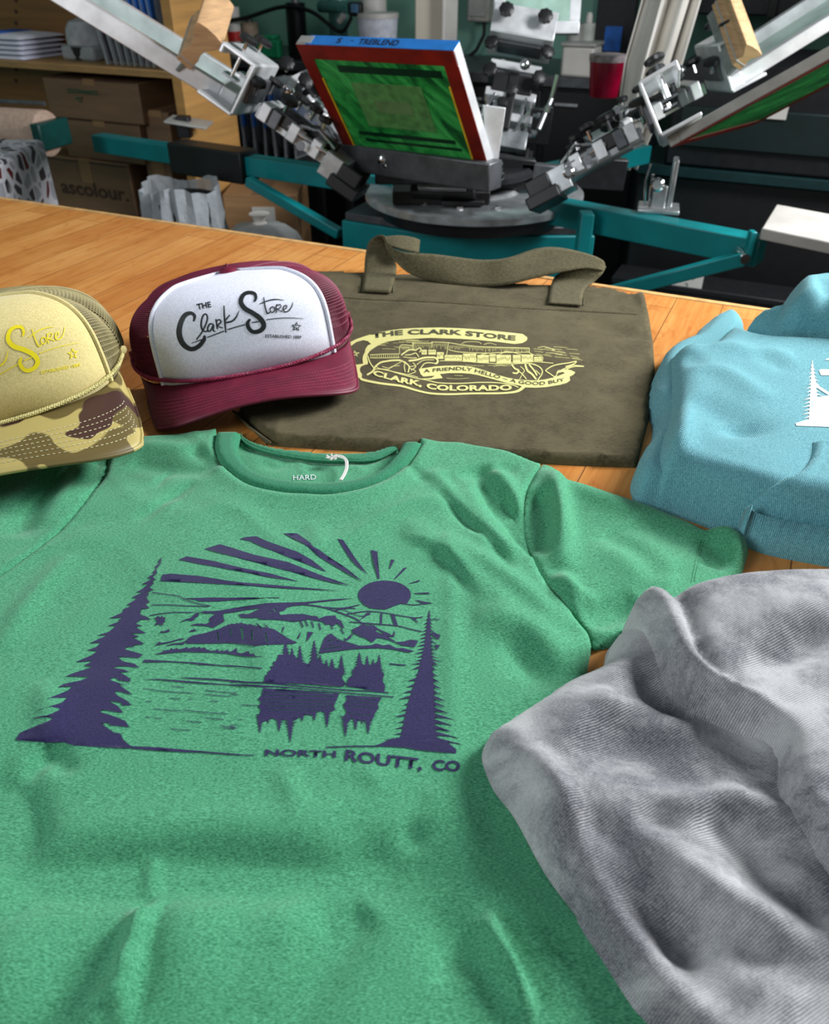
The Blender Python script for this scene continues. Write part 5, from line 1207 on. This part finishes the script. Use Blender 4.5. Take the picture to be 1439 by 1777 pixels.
    for r_ in range(6):
        f = .42+.085*r_ ; pts = []
        for i in range(3, NB-2):
            inn, out = outer[i]; p = inn.lerp(out, f); pts.append(R @ Vector((p.x, p.y, bz(p.x, p.y, f)+.0019)))
        P = resample(np.array([tuple(p) for p in pts]), .0011, False); m = M()
        if dashed:
            for q in range(0, len(P)-4, 4): m.tube(P[q:q+3], .00042, 4)
        else:
            for q in range(0, len(P)-4, 3): m.tube(P[q:q+3], .00035, 4)
        m.build('stitch_row', sm, br)
    # twisted cord along the foot of the panel
    PC = math.radians(86); base = [Vector((Wd*1.015*sp(math.sin(a), .92), -Ld*1.015*sp(math.cos(a), .66), .0065)) for a in np.linspace(-PC, PC, 90)]
    base = [Vector(p) for p in resample(np.array([tuple(b) for b in base]), .0008, False)]
    m = M()
    for ph in (0, math.pi):
        pts = []
        for i, b in enumerate(base):
            th = i*.0008/.0042*2*math.pi+ph; n_ = Vector((b.x/Wd**2, b.y/Ld**2, 0)).normalized()
            pts.append(R @ (b + n_*(.0011*math.cos(th)) + Vector((0, 0, .0011*math.sin(th)))))
        m.tube(pts, .0013, 5)
    m.build('cord', rope, root)
    for sx in (-1, 1):
        p = R @ Vector((sx*Wd*1.01, -Ld*.07, .0065)); q = R @ Vector((sx*Wd*1.045, -Ld*.10, .0065))
        M().lathe(tuple(p), tuple(q-p), [(0, .004), (.002, .0042), (.003, .002)], 12).build('cord_button', button_m, root)
    return root, bv, L0
gx = zz(290, 460, 4.962)
def star_pts(cx, cy, R_, r_, rot=0):
    return [(cx+(R_ if i % 2 == 0 else r_)*math.sin(math.radians(36*i+rot)), cy-(R_ if i % 2 == 0 else r_)*math.cos(math.radians(36*i+rot))) for i in range(10)]
hat_strokes = [([(228, 482), (236, 440), (205, 415), (155, 432), (118, 495), (103, 580), (125, 660), (170, 708), (220, 722), (275, 695), (315, 645), (322, 610)], [14, 26, 30, 38, 42, 46, 46, 42, 38, 36, 32, 20]),
    ([(252, 640), (300, 575), (340, 490), (345, 440), (328, 422), (305, 445), (292, 510), (305, 560), (335, 572), (352, 555)], [9, 11, 12, 12, 12, 12, 14, 14, 11, 8]),
    ([(398, 512), (372, 505), (350, 535), (352, 568), (375, 562), (398, 515), (396, 560), (412, 572)], [10, 12, 12, 12, 11, 11, 12, 9]), ([(420, 468), (426, 505), (432, 548)], 12), ([(422, 482), (450, 470), (462, 490), (440, 515), (432, 520), (455, 535), (478, 540)], [9, 11, 12, 11, 9, 10, 9]),
    ([(490, 352), (492, 430), (498, 510), (505, 580)], [9, 13, 14, 10]), ([(538, 432), (515, 460), (495, 492), (525, 492), (560, 482), (592, 452), (620, 392)], [10, 11, 10, 14, 14, 12, 5]),
    ([(752, 315), (765, 285), (752, 248), (700, 238), (655, 262), (635, 320), (670, 375), (740, 415), (805, 465), (832, 520), (805, 562), (745, 575), (708, 550), (692, 505), (712, 468)], [14, 24, 28, 30, 34, 40, 42, 42, 44, 42, 38, 34, 34, 32, 18]),
    ([(832, 280), (840, 340), (850, 385), (862, 415), (878, 412), (892, 395)], [7, 11, 12, 12, 9, 6]), ([(798, 335), (830, 322), (880, 304), (940, 296), (1008, 304)], [6, 8, 9, 8, 3]),
    ([(905, 358), (888, 375), (890, 398), (908, 408), (925, 392), (922, 368), (905, 358)], 9), ([(922, 368), (940, 372)], 6), ([(945, 338), (938, 375), (940, 412)], 9), ([(945, 350), (970, 340), (980, 355), (965, 375), (945, 378), (970, 392), (990, 402)], 8),
    ([(998, 385), (1025, 372), (1030, 350), (1012, 350), (1000, 378), (1010, 400), (1040, 398), (1065, 372), (1078, 345), (1083, 318)], [8, 8, 8, 9, 10, 10, 10, 8, 7, 3]),
    ([(210, 673), (255, 656), (300, 640)], [3, 7, 8]), ([(345, 622), (420, 594), (490, 568)], 8), ([(520, 555), (595, 532), (670, 512)], 8), ([(730, 495), (790, 485)], 8), ([(856, 470), (930, 460), (1000, 455), (1090, 455), (1175, 461)], [7, 6, 6, 5, 3])]
star_o = star_pts(1113, 530, 46, 19, 4); star_i = star_pts(1113, 530, 27, 11, 4)
star_c = stroke([(1124, 522), (1112, 518), (1106, 530), (1112, 542), (1124, 538)], 6)

hatA, bvA, LA = hat('maroon and white trucker cap with black lettering, its brim resting on the tote bag', tuple(G(390, 656, TZ+.034)+np.array([0.0, .108, 0])), math.radians(15), math.radians(-5), math.radians(0), .121, .112, .068,
    (MT['whitefoam'], MT['maroon_net'], MT['maroon_rope'], MT['maroon'], MT['maroon']), (.108, .056, .024, .003), (MT['stitch_m'], False), 47)
decal('printed_script', [stroke(gx(p), np.array(w)/4.962 if not np.isscalar(w) else w/4.962) for p, w in hat_strokes]+[gx(star_o), gx(star_c)], [], [bvA], MT['inkblack'], hatA, LA, 5.0, .0005)
text_decal('printed_lettering', [text_px('THE', gx([(262, 385), (320, 372), (381, 362)]), 9.6, .03), text_px('ESTABLISHED 1889', gx([(845, 622), (1000, 627), (1155, 633)]), 5.4, .015)], [bvA], MT['inkblack'], hatA, LA, .0005)
decal('printed_star', [gx(star_i)], [gx(star_c)], [bvA], MT['whitefoam'], hatA, LA, 5.0, .0008)
# affine from the one logo to the other
src = np.array([(700, 228, 1), (740, 580, 1), (1175, 460, 1)], float); dst = np.array([(130, 345), (250, 755), (715, 495)], float)/5.227 + np.array([0, 500])
AF = np.linalg.solve(src, dst)
def cx_(pts): return [tuple(np.array([p[0], p[1], 1.0]) @ AF) for p in pts]
hatB, bvB, LB = hat('khaki trucker cap with yellow lettering and a camouflage brim at the left edge', tuple(G(-62, 752, TZ+.045)+np.array([-.01, .108, 0])), math.radians(14), math.radians(-8), math.radians(0), .120, .112, .074,
    (MT['tanfoam'], MT['tan_net'], MT['tan_rope'], MT['camo'], MT['tanfoam']), (.138, .072, .028, .008), (MT['stitch'], True), 66)
decal('printed_script', [stroke(cx_(p), np.array(w)/5.0 if not np.isscalar(w) else w/5.0) for p, w in hat_strokes[2:]]+[cx_(star_o)], [cx_(star_i)], [bvB], MT['yellowprint'], hatB, LB, 5.0, .0005)
text_decal('printed_lettering', [text_px('ESTABLISHED 1889', cx_([(845, 622), (1000, 627), (1155, 633)]), 5.4, .015)], [bvB], MT['yellowprint'], hatB, LB, .0005)
# ================================================================== screen printing press
PC = Vector((.150, 2.14, 0)); PZ = .80
PR = thing('screen_printing_press', 'teal and aluminium manual screen printing press with raised print heads', 'printing press', (PC.x, PC.y, 0))
def pl(p): return (p[0]-PC.x, p[1]-PC.y, p[2])           # world -> press space
def PD(u, v, Y): return Vector(tuple(D(u, v, Y)))
def PG(u, v, z): return Vector(tuple(G(u, v, z)))
def pV(v): return Vector(pl(v))
# base column
bl, bf, br, bk = PG(592, 372, PZ-.06), PG(776, 400, PZ-.06), PG(1035, 398, PZ-.06), Vector((PC.x+.2, PC.y+.28, 0))
poly = [pl((bl.x, bl.y, 0))[:2], pl((bf.x, bf.y, 0))[:2], pl((br.x, br.y, 0))[:2], (.22, .26), (-.22, .26)]
m = M(); m.prism(poly, 0, PZ-.075); m.build('base_cabinet', MT['teal'], PR, .004)
m = M(); m.prism([(p[0]*.97, p[1]*.97) for p in poly], PZ-.075, PZ-.055); m.build('base_top', MT['grey'], PR, .003)
for (u, v) in ((612, 385), (760, 412), (800, 418), (1000, 412)):
    pass
m = M(); m.lathe((0, 0, PZ-.055), (0, 0, 1), [(0, .24), (.03, .25), (.032, .255)], 64); m.build('lower_turntable', MT['blackmetal'], PR)
m = M(); m.lathe((0, 0, PZ-.022), (0, 0, 1), [(0, .268), (.004, .275), (.018, .275), (.022, .268), (.022, .12), (.03, .11), (.03, .0)], 72); m.build('turntable', MT['alu'], PR)
m = M(); m.cyl((0, 0, PZ+.008), (0, 0, PZ+.12), .05, 32); m.build('centre_shaft', MT['grey'], PR)
m = M(); m.lathe((0, 0, PZ+.04), (0, 0, 1), [(0, .15), (.012, .15), (.02, .14)], 48); m.build('head_turntable', MT['blackmetal'], PR)
for k in range(14):
    a = 2*math.pi*k/14; m = M(); m.lathe((.2*math.cos(a), .2*math.sin(a), PZ), (0, 0, 1), [(0, .008), (.006, .008), (.007, .005)], 6); m.build('bolt', MT['chrome'], PR)
def beam(name, p, q, w, h, m_, par=PR, end=True, bev=.003):
    p, q = pV(p), pV(q); d = q-p; T = Matrix.Translation(p) @ d.to_track_quat('X', 'Z').to_matrix().to_4x4()
    m = M(T); m.box(d.length/2, 0, -h/2, d.length, w, h); return m.build(name, m_, par, bev)
zA = PZ+.02
L0_ = PG(168, 232, zA); L1_ = Vector((PC.x-.16, PC.y+.02, zA))
beam('pallet_arm', L1_, L0_, .05, .05, MT['teal'])
R0_ = PG(1032, 372, zA); R1_ = PG(1328, 412, zA)
beam('pallet_arm', Vector((PC.x+.15, PC.y-.12, zA)).lerp(R0_, .3), R1_, .05, .055, MT['teal'])
for az in (40, 80, 120, 262):
    a = math.radians(az); d = Vector((math.cos(a), math.sin(a), 0)); c = Vector((PC.x, PC.y, zA))
    if az == 262: continue
    beam('pallet_arm', c+d*.15, c+d*.7, .05, .05, MT['teal'])
# sleeve, post and plate on the left arm
s0, s1 = PG(305, 250, zA+.004), PG(432, 268, zA+.004)
beam('arm_sleeve', s0+Vector((0, 0, .01)), s1+Vector((0, 0, .01)), .075, .085, MT['black'], bev=.005)
pm = PG(322, 232, zA+.01); m = M(); m.box(*[c for c in pl(pm)[:2]], pm.z+.02, .04, .04, .06); m.build('rest_post', MT['black'], PR, .003)
q = PD(328, 212, pm.y); m = M(Matrix.Translation(pV(q)) @ Matrix.Rotation(.15, 4, 'Y')); m.box(0, 0, 0, .125, .11, .007); m.build('rest_plate', MT['silver'], PR, .002)
# struts
def rod(name, p, q, r, m_, par=PR, n=12): m = M(); m.cyl(pl(p), pl(q), r, n); return m.build(name, m_, par)
beam('strut', PG(592, 398, .68), PD(432, 306, 2.35), .028, .026, MT['teal'])
beam('strut', PD(1046, 500, 1.75), PD(1290, 436, 1.62), .026, .028, MT['teal'])
p = PD(1290, 436, 1.62); rod('strut_bolt', p+Vector((0, -.02, -.01)), p+Vector((0, .03, -.01)), .01, MT['chrome'])
m = M(); m.box(*pl((p.x+.01, p.y, p.z+.01)), .012, .02, .06); m.build('strut_lug', MT['teal'], PR, .002)
beam('corner_post', PG(1030, 368, zA)+Vector((0, 0, -.0)), PG(1030, 368, zA)+Vector((0, 0, -.4)), .04, .03, MT['teal'])
# white pallet
c1_, c2_, c3_ = PG(1322, 396, zA+.03), PG(1348, 354, zA+.03), PG(1500, 432, zA+.03)
ex = (c3_-c1_); ey = (c2_-c1_); m = M(); V = [c1_, c1_+ex*1.4, c1_+ex*1.4+ey, c2_]
m.prism([pl(v)[:2] for v in V], zA+.008, zA+.03); m.build('pallet', simple('white_pallet_board', (176, 172, 166), .5, 0, .05, 14), PR, .003)
# bracket with a chrome knob on the right arm
kb = PG(1142, 365, zA)
T = Matrix.Translation(pV(kb)) @ Matrix.Rotation(-.25, 4, 'Z')
m = M(T); m.box(0, 0, .005, .09, .075, .010); m.box(.022, .02, .055, .012, .05, .10); m.box(-.002, -.01, .03, .03, .012, .05); m.build('register_bracket', MT['alu'], PR, .003)
m = M(T); m.lathe((-.012, -.03, .062), (0, -1, .15), [(0, .006), (.012, .007), (.014, .014), (.026, .015), (.030, .010)], 20); m.build('register_knob', MT['chrome'], PR)
m = M(T); m.tube([(-.03, -.0, .01), (-.036, .0, .06), (-.03, 0, .095)], .003, 8); m.tube([(-.02, .02, .01), (-.022, .02, .07)], .0035, 8); m.build('register_rod', MT['chrome'], PR)

def knob(m_host, T, p, ax, r=.018, h=.013):
    m = M(T); ax = Vector(ax).normalized()
    m.cyl(p, tuple(Vector(p)+ax*.02), .004, 8)
    bm = m.build('bolt', MT['chrome'], m_host)
    m = M(T); n = 32; q = Vector(p)+ax*.02; _, a, b = frame(ax); prof = [(0, .75), (.003, 1), (h-.003, 1), (h, .8), (h+.001, .2)]
    vs = []; fs = []
    for (z, s) in prof:
        for k in range(n):
            t = 2*math.pi*k/n; rr = r*s*(1+.06*math.cos(8*t)); vs.append(q+ax*z+a*(rr*math.cos(t))+b*(rr*math.sin(t)))
    for i in range(len(prof)-1):
        for k in range(n): k2 = (k+1) % n; fs.append((i*n+k, i*n+k2, (i+1)*n+k2, (i+1)*n+k))
    fs += [tuple(range(n))[::-1], tuple((len(prof)-1)*n+k for k in range(n))]
    m.add(vs, fs); m.build('knob', MT['black'], m_host)
def head(p, q, upv=(0, 0, 1), W_=.075, clamp=True, seed=0, rich=1.0, label=None):
    """print head arm running from the pivot p to the screen clamp q"""
    p, q = pV(p), pV(q); d = q-p; L = d.length; x = d.normalized(); u = Vector(upv); y = u.cross(x).normalized(); z = x.cross(y)
    T = Matrix.Translation(p) @ Matrix((x, y, z)).transposed().to_4x4(); rr = random.Random(seed)
    m = M(T); w = W_/2
    m.box(L*.45, w*.62, .004, L*.86, .012, .026); m.box(L*.45, -w*.62, .004, L*.86, .012, .026); m.box(L*.42, 0, -.006, L*.7, W_*.55, .008)
    m.box(L*.10, 0, .0, .05, W_*1.1, .05)
    a = m.build('print_arm', MT['alu'], PR, .0018)
    if label: a['label'] = label
    m = M(T); m.box(L*.44, 0, .030, L*.56, .026, .018); m.box(L*.62, 0, .02, .05, W_*.9, .03); m.build('channel_bar', MT['black'], a, .003)
    for fx, s in ((.30, 1), (.52, 1), (.70, -1), (.80, 1)):
        m = M(T); m.box(L*fx, 0, .012, .022, W_*1.15, .036); m.build('cross_block', MT['alubright'] if s > 0 else MT['grey'], a, .002)
    for sy in (-1, 1):
        m = M(T); m.cyl((L*.16, sy*w*.95, .018), (L*.58, sy*w*.95, .018), .0055, 12); m.cyl((L*.24, sy*w*.95, .018), (L*.30, sy*w*.95, .018), .010, 12); m.cyl((L*.42, sy*w*.95, .018), (L*.50, sy*w*.95, .018), .009, 12); m.build('guide_rod', MT['chrome'], a)
        knob(a, T, (L*.66, sy*w*1.0, .036), (0, sy*.25, 1), .019); knob(a, T, (L*.93, sy*w*1.15, .03), (.1, sy*.3, 1), .018)
        m = M(T); m.lathe((L*.40, sy*w*1.15, .004), (0, sy, 0), [(0, .005), (.01, .005), (.012, .009), (.02, .009)], 14); m.build('bolt', MT['chrome'], a)
        m = M(T); m.tube([(L*.18, sy*w*.5, .03), (L*.34, sy*w*.9, .045), (L*.5, sy*w*.7, .03)], .0035, 8); m.build('link_rod', MT['chrome'], a)
        m = M(T); m.spring((-.05, sy*w*.55, -.014), (L*.12, sy*w*.55, -.004), .010, .0022, 13); m.build('lift_spring', MT['blackmetal'], a)
    knob(a, T, (L*.48, 0, .045), (0, 0, 1), .016); knob(a, T, (L*.34, w*.3, .04), (.2, 0, 1), .014)
    m = M(T); m.lathe((L*.75, -w*.3, .05), (.3, -.4, 1), [(0, .006), (.006, .012), (.016, .015), (.024, .011), (.028, .003)], 20); m.build('ball_handle', MT['chrome'], a)
    m = M(T); m.lathe((L*.22, -w*1.15, .0), (0, -1, 0), [(0, .007), (.006, .012), (.018, .012), (.022, .007)], 16); m.build('rod_end', MT['chrome'], a)
    m = M(T); m.box(-.015, 0, -.018, .07, W_*1.5, .026); m.box(-.015, w*1.2, 0, .05, .010, .05); m.box(-.015, -w*1.2, 0, .05, .010, .05); m.build('pivot_block', MT['black'], a, .003)
    if clamp:
        cw = .17; m = M(T)
        m.box(L, 0, .030, .007, cw, .105); m.box(L+.036, 0, .081, .074, cw, .007); m.box(L+.040, 0, -.024, .08, cw, .007); m.box(L+.070, 0, .074, .007, cw, .02)
        cb_ = m.build('clamp_bracket', MT['alubright'], a, .002)
        for sy in (-1, 1):
            m = M(T); m.cyl((L+.04, sy*cw*.3, .081), (L+.04, sy*cw*.3, .034), .004, 10); m.box(L+.04, sy*cw*.3, .032, .03, .03, .005); m.build('clamp_screw', MT['chrome'], a)
            knob(a, T, (L+.04, sy*cw*.3, .084), (0, 0, 1), .019)
        m = M(T); m.box(L-.006, 0, .03, .012, cw*.7, .05); m.build('clamp_plate', MT['grey'], a, .002)
    return a
# left head
UL = (.52, .03, .86); UR = (-.385, .385, .838); UB = (-.553, .078, .829)
head(Vector(tuple(Zc(602, 300, 1.76))), Vector(tuple(Zc(432, 178, 1.72))), UL, .095, True, 1, 1, 'left raised print arm in bare aluminium')
head(PD(600, 235, 2.25), PD(505, 120, 2.32), (.4, -.5, .8), .08, False, 2)
head(Vector(tuple(Zc(955, 326, 1.72))), Vector(tuple(Zc(1140, 225, 1.63))), UR, .095, True, 3, 1, 'front right raised print arm')
head(Vector(tuple(Zc(1020, 262, 2.0))), Vector(tuple(Zc(1245, 140, 1.93))), UB, .10, True, 4)
head(PD(868, 262, 2.36), PD(900, 92, 2.52), (-.05, -.9, .45), .12, True, 5)
head(PD(770, 318, 1.97), PD(760, 282, 1.86), (0, .1, 1), .10, False, 6)
m = M(); q = pV(PD(745, 300, 1.9)); m.box(q.x, q.y, q.z, .24, .05, .04); m.build('front_carriage', MT['blackmetal'], PR, .004)
m = M(); q = pV(PG(765, 345, PZ+.004)); m.box(q.x, q.y, PZ+.016, .23, .09, .03); m.box(q.x+.05, q.y-.05, PZ+.01, .1, .04, .012); m.build('carriage_foot', MT['black'], PR, .003)
m = M(); m.box(q.x-.03, q.y+.0, PZ+.06, .07, .045, .08); m.build('carriage_post', MT['black'], PR, .004)
m = M(); a_, b_ = pV(PD(606, 282, 1.95)), pV(PD(672, 290, 1.93)); m.spring(tuple(a_), tuple(b_), .013, .0026, 12); m.build('lift_spring', MT['grey'], PR)
m = M(); a_ = pV(PD(690, 288, 1.90)); m.box(a_.x, a_.y, a_.z, .06, .03, .028); m.build('link_plate', MT['alu'], PR, .006)
for (u, v, r_) in ((858, 274, .012), (862, 288, .015), (866, 305, .012), (858, 320, .010), (664, 277, .012), (672, 288, .009)):
    q = pV(PD(u, v, 1.86)); m = M(); m.lathe(tuple(q), (0, -.4, 1), [(-r_, r_*.4), (-r_*.5, r_*.9), (0, r_), (r_*.5, r_*.9), (r_, r_*.35)], 16); m.build('adjusting_knob', MT['chrome'], PR)
q0, q1 = Vector(tuple(Zc(592, 246, 1.80))), Vector(tuple(Zc(862, 282, 1.60)))
beam('screen_clamp', q0+Vector((0, .01, .0)), q1+Vector((0, .01, 0)), .05, .055, MT['grey'])
m = M(); a_ = pV(Vector(tuple(Zc(856, 240, 1.63)))); m.add([tuple(a_+Vector(v)) for v in ((-.01, 0, -.055), (.012, 0, -.05), (.022, 0, .055), (-.024, 0, .06), (-.01, .01, -.055), (.012, .01, -.05), (.022, .01, .055), (-.024, .01, .06))], [(0, 1, 2, 3), (7, 6, 5, 4), (0, 4, 5, 1), (1, 5, 6, 2), (2, 6, 7, 3), (3, 7, 4, 0)])
m.build('clamp_side_plate', MT['alubright'], PR, .001)
# dark gusset plates between the heads
for (u0, v0, u1, v1, Y, mm) in ((985, 240, 1090, 300, 2.2, 'blackmetal'), (1010, 222, 1080, 262, 2.4, 'grey'), (860, 240, 930, 300, 2.1, 'blackmetal'), (905, 262, 975, 300, 2.1, 'grey'), (880, 150, 960, 215, 2.65, 'blackmetal'), (700, 270, 860, 330, 2.25, 'black')):
    beam('linkage_plate', PD(u0, (v0+v1)/2, Y), PD(u1, (v0+v1)/2+6, Y), .03, (v1-v0)*Y/1400*.8, MT[mm])
rod('cable_guide', PD(968, 130, 2.35), PD(958, 170, 2.35), .007, MT['chrome']); rod('cable_guide', PD(958, 170, 2.35), PD(935, 225, 2.3), .006, MT['alu'])
q = pV(PD(952, 190, 2.33)); m = M(); m.lathe(tuple(q), (.2, 0, 1), [(-.012, .004), (-.006, .012), (.006, .012), (.012, .004)], 14); m.build('adjusting_knob', MT['chrome'], PR)

# ------------------------------------------------------------------ screens and squeegees
def screen(label, A, X, w, Yv, h, t, bar, inner, frame_m, paint=None, tape=None, stencil=None, backn=1):
    """frame from its hinge corner A along X (width w) and Yv (length h); thickness t along the face normal"""
    A, X, Yv = [Vector(tuple(p)) for p in (A, X, Yv)]
    X.normalize(); Yv -= X*Yv.dot(X); Yv.normalize(); Z = X.cross(Yv)*backn; o = A+X*w/2
    root = thing('printing_screen', label, 'screen', tuple(o)); T = Matrix((X, Yv, Z)).transposed().to_4x4()
    m = M(T); m.box(0, bar/2, t/2, w, bar, t); m.box(0, h-bar/2, t/2, w, bar, t); m.box(-w/2+bar/2, h/2, t/2, bar, h-2*bar, t); m.box(w/2-bar/2, h/2, t/2, bar, h-2*bar, t)
    m.build('frame', frame_m, root, .002)
    m = M(T); m.box(0, h/2, .0012, w-2*bar+.004, h-2*bar+.004, .0012); m.build('mesh', inner, root)
    if paint:
        m = M(T); e = .0012
        m.box(0, bar/2, -e/2, w*.99, bar, e); m.box(0, h-bar/2, -e/2, w*.99, bar, e); m.box(-w/2+bar/2, h/2, -e/2, bar, h-2*bar, e); m.box(w/2-bar/2, h/2, -e/2, bar, h-2*bar, e)
        m.build('emulsion_border', paint, root)
    if stencil:
        (m := M(T)).box(0, h*.55, -.0002, w*.46, h*.36, .001); m.build('stencil_area', stencil, root)
        (m := M(T)).box(0, h*.55, -.0009, w*.24, h*.10, .0006); m.build('stencil_image', simple('grey_green_ghost', (104, 140, 88), .4), root)
        for sx in (-1, 1):
            (m := M(T)).box(sx*(w/2-bar-.002), h*.45, -.0014, .004, h*.6, .001); m.build('yellow_edge', MT['yellow'], root)
        for k, (yy, hh) in enumerate(((.30, .03), (.24, .02), (.83, .05))):
            (m := M(T)).box(.01*k, h*yy, -.0003, w*.66, h*hh, .0008); m.build('ink_streak', simple('dark_green_ink', (10, 52, 30), .3), root)
    if tape:
        (m := M(T)).box(.012, h+.0007, t/2, w*.93, .0014, t*1.02); tp_ = m.build('tape', MT['tape'], root)
        (m := M(T)).box(-w/2+.02, h+.0012, t/2, .034, .0014, t*.8); m.build('label_sticker', MT['silver'], root)
        for s_, x0, ww in (('S', -.084, .011), ('-', -.052, .008), ('TREBLEND', -.032, .09)):
            V, F = text_tris(s_, .02); V = V-V.min(0); sx_ = ww/V[:, 0].max(); hz = t*.60 if s_ != '-' else .0014; sz_ = hz/V[:, 1].max(); zo = t*.2 if s_ != '-' else t*.5
            obj('lettering', [tuple(T @ Vector((x0+p[0]*sx_, h+.0019, zo+p[1]*sz_))) for p in V], F, MT['inkdark'], tp_, False)
    return root, T, w, h
fA = Zc(597, 250, 1.78); fB = Zc(846, 278, 1.61)
XF = Vector((.835, -.549, .018)); YF = Vector((-.27, -.477, .835))
screen('red-bordered screen with green mesh and blue tape marked S - TREBLEND', fA-np.array(YF)*.05, XF, .362, YF, .29, .024, .030, MT['green_ink'], MT['alubright'], MT['redframe'], True, MT['green_stencil'], -1)
XL, YL = Vector((-.05, 1, -.05)), Vector((-.86, -.04, .52))
screen('bare aluminium screen on the left print head, seen almost edge-on', Zc(400, 192, 1.72), XL, .30, YL, .48, .036, .034, MT['mesh_clear'], MT['alubright'], None, None, None, 1)
XR, YR = Vector((.707, .707, 0)), Vector((.593, -.593, .545))
screen('aluminium screen with green underside on the front right print head', Zc(1163, 256, 1.6), XR, .36, YR, .46, .020, .024, MT['green_ink'], MT['silver'], MT['redframe'], None, None, -1)
XB, YB = Vector((.139, .99, 0)), Vector((.821, -.115, .559))
screen('pale mesh screen on the rear right print head under the wooden squeegee', Zc(1272, 158, 1.9), XB, .34, YB, .46, .030, .03, MT['mesh_clear'], MT['alubright'], None, None, None, -1)
screen('pale green screen standing upright on the rear print head', PD(856, 58, 2.55), Vector((1, 0, 0)), .235, Vector((0, .25, 1)), .4, .028, .03, MT['mesh_clear'], MT['alubright'], None, None, None, -1)
def squeegee(label, p, q, side, wgt=.022, Ls=None, blade=True):
    """grip runs p (blade end) to q (top of the grip); side is the length vector"""
    p, q, s = Vector(tuple(p)), Vector(tuple(q)), Vector(tuple(side)); y = (q-p); H = y.length; y.normalize(); L = s.length; x = (s-y*s.dot(y)).normalized(); z = x.cross(y)
    r = thing('squeegee', label, 'squeegee', tuple(p)); T = Matrix((x, z, y)).transposed().to_4x4()
    prof = []
    N = 30; hw = []
    for i in range(N+1):
        f = i/N; w = wgt*(.55+.0*f) if f < .3 else wgt*(.55-.12*math.sin((f-.3)/.3*math.pi)) if f < .6 else wgt*(.55+.5*math.sin((f-.6)/.4*math.pi*.62))
        if f > .93: w *= math.sqrt(max(0, 1-((f-.93)/.075)**2))
        hw.append((f*H, max(w, .001)))
    pts = [(w, h) for h, w in hw] + [(-w, h) for h, w in hw[::-1]]
    n = len(pts); vs = [(0, a, b) for a, b in pts] + [(L, a, b) for a, b in pts]; fs = [tuple(range(n))[::-1], tuple(range(n, 2*n))] + [(i, (i+1) % n, n+(i+1) % n, n+i) for i in range(n)]
    m = M(T); m.add(vs, fs); m.build('wooden_grip', MT['handlewood'], r, .001)
    m = M(T); m.box(L/2, 0, -.008, L*.99, .008, .03); m.build('blade', simple('grey_rubber', (120, 126, 124), .5), r, .001)
    m = M(T); m.box(L/2, 0, .012, L*1.004, wgt*1.2, .004); m.build('ink_residue', MT['silver'], r, .001)
    return r
squeegee('wooden squeegee leaning on the left aluminium screen', Zc(318, 112, 1.66), Zc(368, 56, 1.60), (-.055, .13, .0), .030)
squeegee('wooden squeegee lying across the rear right screen', PD(1278, 118, 2.02), PD(1312, 84, 2.0), PD(1228, 40, 2.22)-PD(1294, 108, 2.02), .024)
